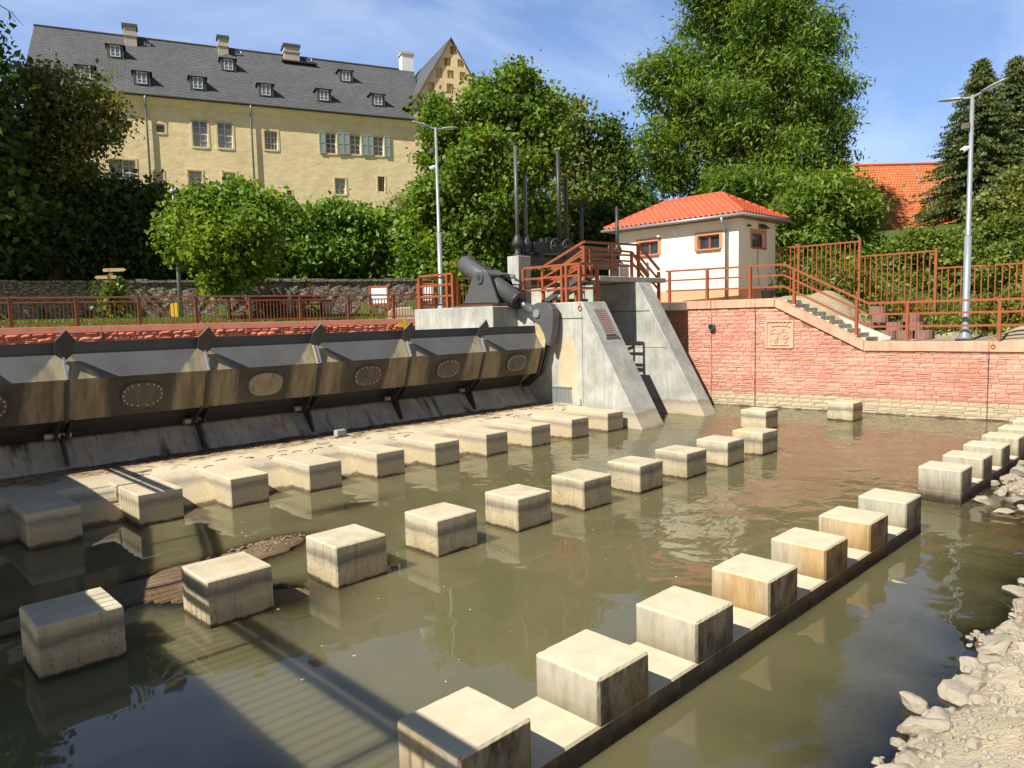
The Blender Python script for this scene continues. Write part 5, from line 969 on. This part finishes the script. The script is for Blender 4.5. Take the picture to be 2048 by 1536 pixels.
def board(px0, px1, py0, py1, label, depth):
    a, c = Vector(dp(px0, py0, depth)), Vector(dp(px1, py1, depth)); b = Vector((a.x, a.y, gz_(a.x, a.y))); t = thing('notice_board', label, 'notice board', b); w = (Vector((c.x, c.y, 0))-Vector((a.x, a.y, 0))); L = w.length; w.normalize()
    T = lambda x, y, z: (a.x+w.x*x+E2.x*y, a.y+w.y*x+E2.y*y, z)
    for x in (-0.12, L): MB(T).box(x, x+0.12, -0.04, 0.08, b.z-0.2, a.z+0.1).build('post', RAIL, t)
    MB(T).box(0, L, -0.03, 0.07, a.z, a.z+0.1).build('top_bar', RAIL, t); MB(T).box(0, L, -0.03, 0.07, c.z-0.1, c.z).build('bottom_bar', RAIL, t); MB(T).box(0, L, 0.0, 0.04, c.z, a.z).build('panel', WHITE, t)
board(741, 774, 575, 606, 'white notice board in a red frame in front of the stone wall', 44.5); board(836, 866, 570, 600, 'white notice board half hidden behind the orange railing corner', 44)
P = dp(805, 630, 42); b = Vector((P[0], P[1], gz_(P[0], P[1]))); d = Vector((SWD.x, SWD.y, 0)); o = MB()
o.prism([b-d*0.85, b+d*0.55, b+d*0.95+Vector((0, 0, 0.1)), b+d*0.5+Vector((0, 0, 0.75)), b-d*0.55+Vector((0, 0, 0.68)), b-d*0.85+Vector((0, 0, 0.45))], E2*0.45); o = o.build('stone_slab', PALEST, None, False, 0.04, base=tuple(b)); tag(o, 'pale sandstone slab lying below the notice board', 'stone')

# ------------------------------------------------------------------ trees and shrubs
def leaves(lobes, n, ln, wd, droop=0.2, upw=0.6, seed=0, shell=0.55, clus=9, gate=-0.35, spread=1.6, fl=0.25):
    r = np.random.default_rng(seed); C = np.array([l[0] for l in lobes]); Rr = np.array([l[1] for l in lobes]); wt = (Rr.prod(1))**(2/3); nc = int(n/clus*1.5)
    k = r.choice(len(lobes), nc, p=wt/wt.sum()); d = r.normal(size=(nc, 3)); d /= np.linalg.norm(d, axis=1)[:, None]
    rf_ = 1-(1-shell)*r.random(nc)**1.6*1.0; rf_ *= 1+0.10*r.normal(size=nc); p = C[k]+d*rf_[:, None]*Rr[k]
    s = 1.1/Rr.mean()*2.2; f = np.sin(p[:, 0]*s+seed)*np.cos(p[:, 1]*s*1.1+1)+np.sin(p[:, 2]*s*1.3+p[:, 0]*s*0.6)*0.8+np.sin(p[:, 1]*s*2.1-p[:, 2]*s*1.7)*0.5
    keep = f > gate*2; p, d, k = p[keep], d[keep], k[keep]; nc = min(len(p), int(n/clus)); p, d = p[:nc], d[:nc]
    P_ = np.repeat(p, clus, 0); D = np.repeat(d, clus, 0); N_ = len(P_); P_ = P_+r.normal(size=(N_, 3))*ln*spread*np.array([1, 1, 0.6])
    a = r.normal(size=(N_, 3))*0.8+D*0.7+np.array([0, 0, -droop]); a /= np.linalg.norm(a, axis=1)[:, None]
    nn2 = D*0.45+np.array([0, 0, upw])+r.normal(size=(N_, 3))*0.55; sd = np.cross(a, nn2); sd /= np.linalg.norm(sd, axis=1)[:, None]+1e-9; nu_ = np.cross(sd, a)
    sz = ln*(0.45+1.0*r.random(N_))[:, None]; w_ = sz*(wd/ln)
    V = np.stack([P_-a*sz*0.5, P_+sd*w_*0.5+nu_*w_*fl, P_+a*sz*0.5-np.array([0, 0, 1])*sz*0.12*droop, P_-sd*w_*0.5+nu_*w_*fl], 1).reshape(-1, 3); return V
def quads(name, V, m, parent):
    n = len(V)//4; me = bpy.data.meshes.new(name); V = V-np.array(ORG[parent]); me.vertices.add(len(V)); me.vertices.foreach_set('co', V.ravel().astype(np.float32)); me.loops.add(n*4); me.loops.foreach_set('vertex_index', np.arange(n*4, dtype=np.int32))
    me.polygons.add(n); me.polygons.foreach_set('loop_start', np.arange(0, n*4, 4, dtype=np.int32)); me.update(calc_edges=True); me.validate(); me.materials.append(m); o = bpy.data.objects.new(name, me); COL.objects.link(o); o.parent = parent; ORG[o] = ORG[parent]; return o
def L3(lst, depth, jit=1.0, flat=1.0, seed=0, kids=8):
    rd = random.Random(seed); out = []
    for l in lst:
        px, py, rp = l[:3]; d = depth+(l[3] if len(l) > 3 else rd.uniform(-1, 1)*rp/1459*depth*0.7*jit); r = rp/1459*d; c = dp(px, py, d); out.append((c, np.array([r, r, r*0.9*flat])*0.72))
        for k in range(kids):
            v = np.array([rd.gauss(0, 1), rd.gauss(0, 1), rd.gauss(0, 1)]); v /= np.linalg.norm(v); q = r*rd.uniform(0.26, 0.44); out.append((c+v*np.array([1, 1, flat])*(r*1.02-q*0.75), np.array([q, q, q*0.72*flat])))
    return out
def tree(name, label, cat, lst, depth, leafm, n, ln, wd, base=None, tr=0.3, bark=BARK, limbs=7, crown='crown', trunk=True, group=None, seed=0, flat=1.0, zbase=None, **kw):
    lobes = L3(lst, depth, seed=seed, flat=flat); cx = np.mean([l[0] for l in lobes], 0)
    if base is None: b = Vector((cx[0], cx[1], gz_(cx[0], cx[1])))
    else: q = dp(base[0], base[1], base[2] if len(base) > 2 else depth); b = Vector((q[0], q[1], gz_(q[0], q[1]) if zbase is None else zbase))
    t = thing(name, label, cat, b, group)
    if trunk:
        rd = random.Random(seed+5); mb = MB(); hi = max(l[0][2] for l in lobes); tp2 = Vector((cx[0]*0.6+b.x*0.4, cx[1]*0.6+b.y*0.4, b.z+(hi-b.z)*0.72)); pts = [b-Vector((0, 0, 0.3))]
        for i in range(1, 7): f = i/6; p = b.lerp(tp2, f); p.x += rd.uniform(-1, 1)*tr*0.8; p.y += rd.uniform(-1, 1)*tr*0.8; pts.append(p)
        mb.tube(pts, [tr*1.25]+[tr*(1-0.78*i/6) for i in range(1, 7)], 9)
        for l in sorted(lobes, key=lambda q: -q[1][0])[:limbs]:
            e = Vector(l[0]); f = min(0.85, max(0.25, (e.z-b.z)/(hi-b.z)*0.62)); j = f*6; i0 = min(5, int(j)); s0 = pts[i0].lerp(pts[i0+1], j-i0); md = s0.lerp(e, 0.55)+Vector((0, 0, 0.10*(e-s0).length)); r0 = tr*(1-0.7*f)*0.55
            mb.tube([s0, s0.lerp(md, 0.5), md, e], [r0, r0*0.8, r0*0.55, r0*0.2], 6)
            for q in range(4):
                a = e+Vector((rd.uniform(-1, 1), rd.uniform(-1, 1), rd.uniform(-0.6, 1)))*float(l[1][0])*0.85; mb.tube([md, md.lerp(a, 0.6)+Vector((0, 0, 0.1)), a], [r0*0.35, r0*0.22, r0*0.06], 5)
        mb.build('trunk', bark, t, True)
    quads(crown, leaves(lobes, n, ln, wd, seed=seed, **kw), leafm, t); return t
tree('ash_tree', 'tall ash tree with feathery bright green crown behind the pump house', 'tree', [(1500, 20, 100), (1420, 60, 62), (1590, 40, 75), (1392, 130, 60), (1300, 140, 34), (1345, 130, 40), (1480, 150, 105), (1600, 150, 85), (1655, 205, 52), (1360, 215, 78), (1500, 260, 115), (1620, 265, 75), (1320, 290, 55), (1400, 320, 85), (1540, 350, 95), (1640, 330, 55), (1335, 350, 44), (1460, 375, 66), (1675, 300, 30), (1500, -60, 90), (1420, -40, 60), (1590, -50, 70), (1690, 180, 26), (1275, 150, 18), (1645, 95, 42), (1655, 50, 30), (1530, 90, 90), (1450, 230, 80), (1560, 200, 90)], 52, LASH, 125000, 0.40, 0.12, base=(1500, 600), tr=0.55, limbs=18, seed=11, droop=0.45, clus=10, shell=0.3, gate=-0.6, spread=1.25)
tree('maple_tree', 'broad maple tree with a few yellow leaves in front of the castle gable', 'tree', [(975, 208, 40), (1040, 176, 36), (893, 255, 42), (1000, 245, 72), (1075, 235, 46), (900, 315, 54), (980, 330, 88), (1065, 320, 58), (1020, 410, 88), (900, 410, 66), (960, 480, 80), (1060, 480, 70), (880, 500, 46), (1095, 200, 24), (1035, 150, 20), (960, 170, 14), (1105, 280, 26), (868, 380, 28), (875, 215, 22), (1000, 540, 60), (915, 545, 45)], 50, LMAPLE, 70000, 0.32, 0.25, base=(985, 600), tr=0.5, limbs=14, seed=21, gate=-0.30)
tree('lime_tree', 'darker green tree behind the tall sluice screws, nearer to the maple', 'tree', [(1150, 262, 34), (1150, 222, 16), (1165, 330, 58), (1130, 410, 55), (1180, 440, 66), (1160, 520, 60), (1110, 490, 40)], 60, LPALE, 17000, 0.40, 0.24, base=(1160, 600), tr=0.4, seed=31, gate=-0.25); 
tree('lime_tree', 'darker green tree left of the pump house roof', 'tree', [(1218, 262, 24), (1235, 305, 32), (1225, 360, 55), (1265, 400, 40), (1225, 450, 60), (1280, 480, 46), (1210, 530, 60), (1290, 420, 30)], 58, LDARK, 15000, 0.40, 0.24, base=(1230, 600), tr=0.4, seed=33, gate=-0.25)
tree('young_maple', 'young maple tree with light green round crown on the far bank', 'tree', [(440, 470, 88), (395, 455, 52), (500, 470, 56), (420, 412, 46), (470, 402, 42), (450, 530, 52), (380, 500, 42), (510, 520, 38), (360, 432, 28), (520, 422, 32), (440, 560, 32), (540, 460, 20), (345, 470, 20)], 40.5, LYOUNG, 26000, 0.27, 0.21, base=(458, 640), tr=0.11, bark=BARKL, limbs=9, seed=41, shell=0.35, gate=-0.3)
tree('hornbeam_tree', 'hornbeam with layered olive branches in front of the castle roof', 'tree', [(80, 175, 40), (110, 150, 20), (185, 190, 30), (120, 230, 60), (60, 262, 56), (195, 240, 38), (160, 285, 46), (90, 320, 62), (228, 215, 16), (205, 280, 22), (62, 145, 18), (40, 330, 50), (140, 335, 50), (240, 250, 10), (195, 150, 12)], 45, LHORN, 20000, 0.30, 0.17, base=(110, 600), tr=0.4, limbs=13, seed=51, flat=0.55, droop=0.3, gate=-0.12, spread=1.9)
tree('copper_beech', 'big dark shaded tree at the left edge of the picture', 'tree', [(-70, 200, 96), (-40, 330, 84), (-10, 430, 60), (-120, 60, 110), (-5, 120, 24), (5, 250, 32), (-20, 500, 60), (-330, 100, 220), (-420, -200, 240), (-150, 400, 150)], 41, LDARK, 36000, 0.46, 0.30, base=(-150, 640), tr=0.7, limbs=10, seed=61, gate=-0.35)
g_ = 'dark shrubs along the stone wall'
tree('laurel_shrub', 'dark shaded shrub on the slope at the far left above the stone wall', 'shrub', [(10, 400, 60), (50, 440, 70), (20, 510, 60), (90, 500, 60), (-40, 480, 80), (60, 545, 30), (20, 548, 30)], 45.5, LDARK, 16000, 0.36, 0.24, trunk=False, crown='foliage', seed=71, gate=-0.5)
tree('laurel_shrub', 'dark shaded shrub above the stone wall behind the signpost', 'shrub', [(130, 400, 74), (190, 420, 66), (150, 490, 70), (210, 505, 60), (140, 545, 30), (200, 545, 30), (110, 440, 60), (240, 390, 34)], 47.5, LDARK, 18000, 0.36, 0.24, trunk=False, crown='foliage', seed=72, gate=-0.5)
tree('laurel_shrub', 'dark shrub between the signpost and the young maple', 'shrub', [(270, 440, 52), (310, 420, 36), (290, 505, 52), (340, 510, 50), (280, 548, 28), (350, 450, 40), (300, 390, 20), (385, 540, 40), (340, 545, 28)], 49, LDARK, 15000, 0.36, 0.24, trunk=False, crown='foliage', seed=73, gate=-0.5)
for k, (lst, lab, d) in enumerate((([(560, 440, 42), (590, 460, 46), (555, 500, 48), (610, 515, 46), (580, 545, 30), (520, 490, 40), (480, 520, 50), (540, 405, 18)], 'sunlit hedge shrub right of the young maple', 52), ([(645, 450, 42), (690, 448, 40), (660, 500, 50), (700, 515, 46), (650, 545, 28), (665, 420, 16), (710, 545, 28)], 'sunlit hedge shrub in the middle below the castle windows', 53), ([(740, 470, 44), (790, 482, 40), (750, 520, 46), (800, 530, 40), (760, 440, 16), (790, 548, 26), (735, 545, 26)], 'sunlit hedge shrub left of the lamp post', 54), ([(850, 490, 44), (850, 530, 44), (890, 540, 36), (835, 460, 22), (930, 555, 30), (860, 440, 30)], 'dark green shrub directly behind the left lamp post', 52))):
    tree('hedge_shrub', lab, 'shrub', lst, d, LHEDGE, 12000, 0.38, 0.26, trunk=False, crown='foliage', group='shrubs of the hedge below the castle', seed=80+k, gate=-0.5)
tree('willow_shrub', 'pale thin leaved shrub against the yellow castle wall', 'shrub', [(812, 415, 22), (820, 440, 26), (800, 400, 10), (805, 455, 20)], 56, LVINE, 2600, 0.36, 0.07, trunk=False, crown='foliage', seed=90, shell=0.1)
tree('elder_shrub', 'big leafy shrub beside the right end of the pump house', 'shrub', [(1630, 395, 60), (1690, 400, 54), (1600, 465, 56), (1680, 470, 60), (1722, 430, 30), (1590, 540, 40), (1650, 540, 56), (1715, 505, 34), (1742, 395, 12), (1580, 420, 30), (1600, 590, 40), (1660, 590, 40)], 43, LASH, 26000, 0.34, 0.14, trunk=False, crown='foliage', seed=95, droop=0.4, gate=-0.4)
tree('vine_thicket', 'thicket of climbing vines left of the right lamp', 'shrub', [(1840, 492, 44), (1790, 522, 36), (1860, 545, 56), (1800, 590, 50), (1750, 570, 34), (1900, 515, 46), (1880, 600, 50), (1820, 640, 36), (1700, 620, 26), (1760, 630, 34)], 41.5, LVINE, 34000, 0.22, 0.16, trunk=False, crown='foliage', seed=96, gate=-0.45)
tree('vine_thicket', 'thicket of climbing vines right of the right lamp', 'shrub', [(1960, 545, 60), (2030, 520, 60), (2020, 600, 60), (1950, 610, 50), (2080, 560, 70), (1985, 640, 40), (2060, 640, 50), (1930, 500, 36), (2000, 470, 40)], 41, LVINE, 34000, 0.22, 0.16, trunk=False, crown='foliage', seed=97, gate=-0.45)
tree('hawthorn_tree', 'thin twiggy pale green tree at the right edge', 'tree', [(1990, 420, 46), (2045, 385, 50), (1960, 470, 36), (2050, 450, 50), (2090, 420, 60)], 45, LPALE, 8000, 0.28, 0.18, base=(2010, 600), tr=0.2, limbs=5, seed=98, shell=0.15, gate=-0.2)
gw_ = thing('weeds', None, None, (37.6, 8, 3)); gw_['kind'] = 'stuff'
wl = []
for i in range(60): y = random.uniform(-1, 15.5); x = random.uniform(37.2, 39.2); wl.append((np.array([x, y, gz_(x, y)+random.uniform(0.1, 0.9)]), np.array([0.5, 0.5, 0.55])))
for i in range(26): y = random.uniform(3, 13); x = random.uniform(36.2, 36.9); wl.append((np.array([x, y, gz_(x, y)+0.12]), np.array([0.4, 0.4, 0.2])))
quads('foliage', leaves(wl, 26000, 0.30, 0.09, droop=-0.5, seed=99, shell=0.1, gate=-0.6), LWEED, gw_)
iv = thing('ivy_plant', 'ivy climbing up the wooden signpost', 'plant', ORG[ds])
ib = Vector(ORG[ds]); quads('foliage', leaves([(np.array([ib.x+random.uniform(-0.2, 0.2), ib.y, ib.z+0.3+0.27*k]), np.array([0.20+0.06*math.sin(k), 0.2, 0.25])) for k in range(7)], 1100, 0.2, 0.2, seed=101, shell=0.2, gate=-0.6), LVINE, iv)
def spruce(label, px, py, depth, width_px, seed):
    r = np.random.default_rng(seed); tip = dp(px, py, depth); x, y = tip[0], tip[1]; zb = gz_(x, y); H = tip[2]-zb; R0 = width_px/1459*depth; t = thing('spruce_tree', label, 'tree', (x, y, zb))
    MB().tube([(x, y, zb-0.2), (x, y, zb+H*0.5), (x, y, tip[2])], [0.4, 0.22, 0.03], 8).build('trunk', BARK, t, True); V = []
    bs = MB()
    for k in range(620):
        f = r.random()**0.8; h = zb+H*(0.06+0.93*f); L = R0*(1-f)**0.85*(0.7+0.45*r.random())+0.25; az = r.random()*6.283; d = np.array([math.cos(az), math.sin(az), 0]); m_ = max(4, int(L*9))
        for q in range(m_):
            s = (q+r.random())/m_; p = np.array([x, y, h])+d*L*s+np.array([0, 0, L*(0.10*s-0.42*s*s+0.16*s**4)])
            for w in range(4):
                o_ = r.normal(size=3)*np.array([0.16, 0.16, 0.05])*(1.4-0.7*s); a = d*0.6+r.normal(size=3)*0.5+np.array([0, 0, -0.5]); a /= np.linalg.norm(a); sd = np.cross(a, r.normal(size=3)); sd /= np.linalg.norm(sd)+1e-9; c = p+o_; l_ = 0.34*(0.6+0.6*r.random()); V += [c-a*l_/2, c+sd*0.05, c+a*l_/2, c-sd*0.05]
    quads('crown', np.array(V), LSPR, t)
spruce('dark spruce with split top left of the right lamp head', 1964, 118, 54, 125, 5); spruce('dark spruce at the right edge with the highest tip', 2034, 112, 57, 130, 6); 
gs = thing('grass', None, None, (10, 38, 4.4)); gs['kind'] = 'stuff'
r = np.random.default_rng(3); V = []
for k in range(9000):
    x = r.uniform(2, 28); y = yl(x)+r.uniform(0.7, 5.5); z = gz_(x, y)-0.02; a = r.random()*6.28; h = r.uniform(0.08, 0.22); dx2 = np.array([math.cos(a), math.sin(a), 0])*0.02; b_ = np.array([x, y, z]); tq = b_+np.array([r.normal()*0.05, r.normal()*0.05, h]); V += [b_-dx2, b_+dx2, tq+dx2*0.3, tq-dx2*0.3]
quads('blades', np.array(V), GRASSM, gs)

# ------------------------------------------------------------------ rocks on the near bank, litter, sticks
def rock(x, y, z, s, seed, label):
    rd = random.Random(seed); import bmesh
    bm = bmesh.new(); bmesh.ops.create_icosphere(bm, subdivisions=3, radius=1.0)
    pl = [(Vector((rd.gauss(0, 1), rd.gauss(0, 1), rd.gauss(0, 0.8))).normalized(), rd.uniform(0.42, 0.75)) for _ in range(11)]
    sc = Vector((s*rd.uniform(0.8, 1.25), s*rd.uniform(0.65, 0.95), s*rd.uniform(0.45, 0.7)))
    for v in bm.verts:
        p = v.co.copy()
        for n_, d in pl:
            k = p.dot(n_)
            if k > d: p -= n_*(k-d)
        p += v.co*0.05*hn(v.co.x*3+seed, v.co.y*3+v.co.z*2, 1.5); v.co = Vector((p.x*sc.x, p.y*sc.y, p.z*sc.z))
    me = bpy.data.meshes.new('rock'); bm.to_mesh(me); bm.free(); me.materials.append(ROCK); o = bpy.data.objects.new('rock', me); COL.objects.link(o); o.location = (x, y, z); o.rotation_euler = (rd.uniform(-0.3, 0.3), rd.uniform(-0.3, 0.3), rd.uniform(0, 6)); ORG[o] = (x, y, z)
    tag(o, label, 'rock', 'angular rocks edging the near bank' if 'bank' in label else 'rocks lying by the far sill')
nb = [(1810, 1525, 0.16), (1850, 1455, 0.24), (1835, 1410, 0.18), (1925, 1390, 0.26), (1945, 1335, 0.17), (1985, 1325, 0.18), (1975, 1300, 0.16), (1990, 1285, 0.22), (1965, 1275, 0.12), (2030, 1265, 0.24), (2045, 1220, 0.20), (1905, 1425, 0.10), (2010, 1510, 0.12), (1870, 1500, 0.20), (1885, 1445, 0.22), (1945, 1375, 0.22), (2010, 1300, 0.20), (2025, 1295, 0.16), (1960, 1405, 0.14), (2000, 1345, 0.16), (1800, 1560, 0.22), (2040, 1190, 0.2)]
wd_ = ['first', 'second', 'third', 'fourth', 'fifth', 'sixth', 'seventh', 'eighth', 'ninth', 'tenth', 'eleventh', 'twelfth', 'thirteenth', 'fourteenth', 'fifteenth', 'sixteenth', 'seventeenth', 'eighteenth', 'nineteenth', 'twentieth', 'twenty first', 'twenty second']
nb.sort(key=lambda q: -q[1])
for i, (px, py, s) in enumerate(nb):
    p = at(px, py, 'z', 0.05); rock(p[0], p[1], 0.04+0.10*max(0, (px-1990)/60-(1500-py)/600), s*1.12, 200+i, 'pale angular rock on the near bank edge, %s from the picture bottom' % wd_[i])
for i, (px, py, s) in enumerate([(1970, 1001, 0.22), (2000, 985, 0.17), (2035, 1000, 0.24), (1985, 965, 0.20), (2035, 975, 0.24), (2020, 955, 0.26), (2042, 945, 0.24), (2045, 930, 0.30), (2010, 1020, 0.16)]):
    p = at(px, py, 'z', 0.05); rock(p[0], p[1], 0.03, s*1.3, 230+i, 'pale rock in shallow water beside the far sill, %s from the left' % ['first', 'third', 'sixth', 'second', 'fifth', 'fourth', 'eighth', 'ninth', 'seventh'][i])
p = at(1690, 1147, 'z', 0.0); rock(p[0]+0.1, p[1]-0.75, -0.13, 0.34, 250, 'dark wet rock just breaking the surface in the outflow channel'); bpy.data.objects[-1] if False else None
p = at(1750, 1500, 'z', 0.0); rock(p[0], p[1], -0.36, 0.62, 251, 'brown submerged boulder near the lower edge of the bank')
lt = thing('twig_litter', None, None, (14, 20.8, 0.72)); lt['kind'] = 'stuff'; mb = MB()
for k in range(420):
    x = random.uniform(5, 22.4); y = 21.5-abs(random.gauss(0, 0.55)) if random.random() < 0.8 else random.uniform(18.8, 21); a = random.uniform(-0.6, 0.6)+(3.14 if random.random() < 0.5 else 0); l = random.uniform(0.08, 0.5); c = Vector((x, y, 0.74)); mb.tube([c, c+Vector((math.cos(a)*l*0.5, math.sin(a)*l*0.5+random.uniform(-0.03, 0.03), 0.015)), c+Vector((math.cos(a)*l, math.sin(a)*l, 0))], random.uniform(0.006, 0.014), 4)
mb.build('twigs', BARK, lt)
a, b = at(752, 1153, 'z', 0.0), at(790, 1128, 'z', 0.12); o = MB().tube([at(690, 1172, 'z', -0.05), at(740, 1158, 'z', 0.0), at(765, 1140, 'z', 0.08), b], [0.014, 0.013, 0.012, 0.005], 6).build('stick', SIGNW, None, base=tuple(a)); tag(o, 'bent pale stick poking from the water by the third middle row block', 'stick')
# overhanging twig of the big shaded tree
tw = MB(); tw.tube([dp(-90, -40, 30), dp(-10, 5, 30), dp(22, 24, 30), dp(47, 52, 30)], [0.06, 0.03, 0.02, 0.006], 6); tw.tube([dp(22, 24, 30), dp(30, 24, 30)], [0.012, 0.004], 5)
par = [o for o in COL.objects if o.name.startswith('copper_beech')][0]; tw.build('hanging_twig', BARK, par, True)

# ------------------------------------------------------------------ footbridge the picture is taken from (outside the frame, casts the rail shadow)
fb = thing('footbridge', 'steel footbridge with barred railings the picture is taken from', 'bridge', (-1.3, 5, 3.5))
ed = [(-0.12, -9.0, 3.62), (-0.12, 11.3, 3.62), (0.55, 14.2, 4.15), (1.15, 16.8, 4.36), (1.2, 36.2, 4.42)]
for sgn, off in ((1, 0.0), (-1, -2.5)):
    for (a, b) in zip(ed[:-1], ed[1:]):
        A1, B1 = Vector(a)+Vector((off, 0, 0)), Vector(b)+Vector((off, 0, 0)); L = (B1-A1).length
        if sgn > 0: MB().add([A1, A1+Vector((-2.5, 0, 0)), B1+Vector((-2.5, 0, 0)), B1]+[q-Vector((0, 0, 0.3)) for q in (A1, A1+Vector((-2.5, 0, 0)), B1+Vector((-2.5, 0, 0)), B1)], [(0, 3, 2, 1), (4, 5, 6, 7), (0, 1, 5, 4), (1, 2, 6, 5), (2, 3, 7, 6), (3, 0, 4, 7)]).build('deck', GALV, fb)
        for h in (1.24, 1.0): MB().bar(A1+Vector((0, 0, h)), B1+Vector((0, 0, h)), 0.12 if h > 1.1 else 0.08, 0.12 if h > 1.1 else 0.07).build('handrail' if h > 1.1 else 'rail', RAIL, fb)
        q = MB(); n = int(L/0.19)
        for i in range(1, n): c = A1.lerp(B1, i/n); q.bar(c, c+Vector((0, 0, 0.92)), 0.022)
        q.build('bar_panel', RAIL, fb)
        for i in range(max(1, int(L/3.2))): c = A1.lerp(B1, (i+0.5)/max(1, int(L/3.2))); MB().bar(c, c+Vector((0, 0, 1.2)), 0.09).build('post', RAIL, fb)

fd_ = thing('floating_debris', None, None, (8, 9, 0)); fd_['kind'] = 'stuff'; mb = MB()
for k in range(70):
    x, y = random.uniform(3.5, 16), random.uniform(5.5, 16); q = random.uniform(0.012, 0.035); a = random.random()*3; mb.add([(x+q*math.cos(a+i*1.57), y+q*math.sin(a+i*1.57)*0.6, 0.006) for i in range(4)], [(0, 1, 2, 3)])
mb.build('bits', PALEST, fd_)

gv_ = thing('gravel', None, None, (8, 2, 0.1)); gv_['kind'] = 'stuff'; mb = MB(); mb2 = MB(); rd = random.Random(77)
for k in range(1500):
    if k < 950:
        x = rd.uniform(6.6, 15.0); y = ybank(x)-abs(rd.gauss(0, 0.75))+0.05; q = rd.uniform(0.012, 0.05)*(2.0 if rd.random() < 0.12 else 1)
    elif k < 1250: x = rd.gauss(6.4, 0.55); y = rd.gauss(13.75, 0.25)-(6.4-x)*0.25; q = rd.uniform(0.01, 0.035)
    else: x = rd.uniform(18.5, 24); y = rd.uniform(3.0, 4.35); q = rd.uniform(0.03, 0.12)
    z = bed(x, y)
    if z < -0.06: continue
    (mb2 if 950 <= k < 1250 else mb).ball((x, y, z+q*0.2), (q*rd.uniform(0.8, 1.4), q*rd.uniform(0.7, 1.2), q*rd.uniform(0.5, 0.9)), 5, 4)
mb.build('pebbles', ROCK, gv_); mb2.build('bar_pebbles', simple('bar_pebble', (0.27, 0.20, 0.14), 0.85, var=0.35), gv_)
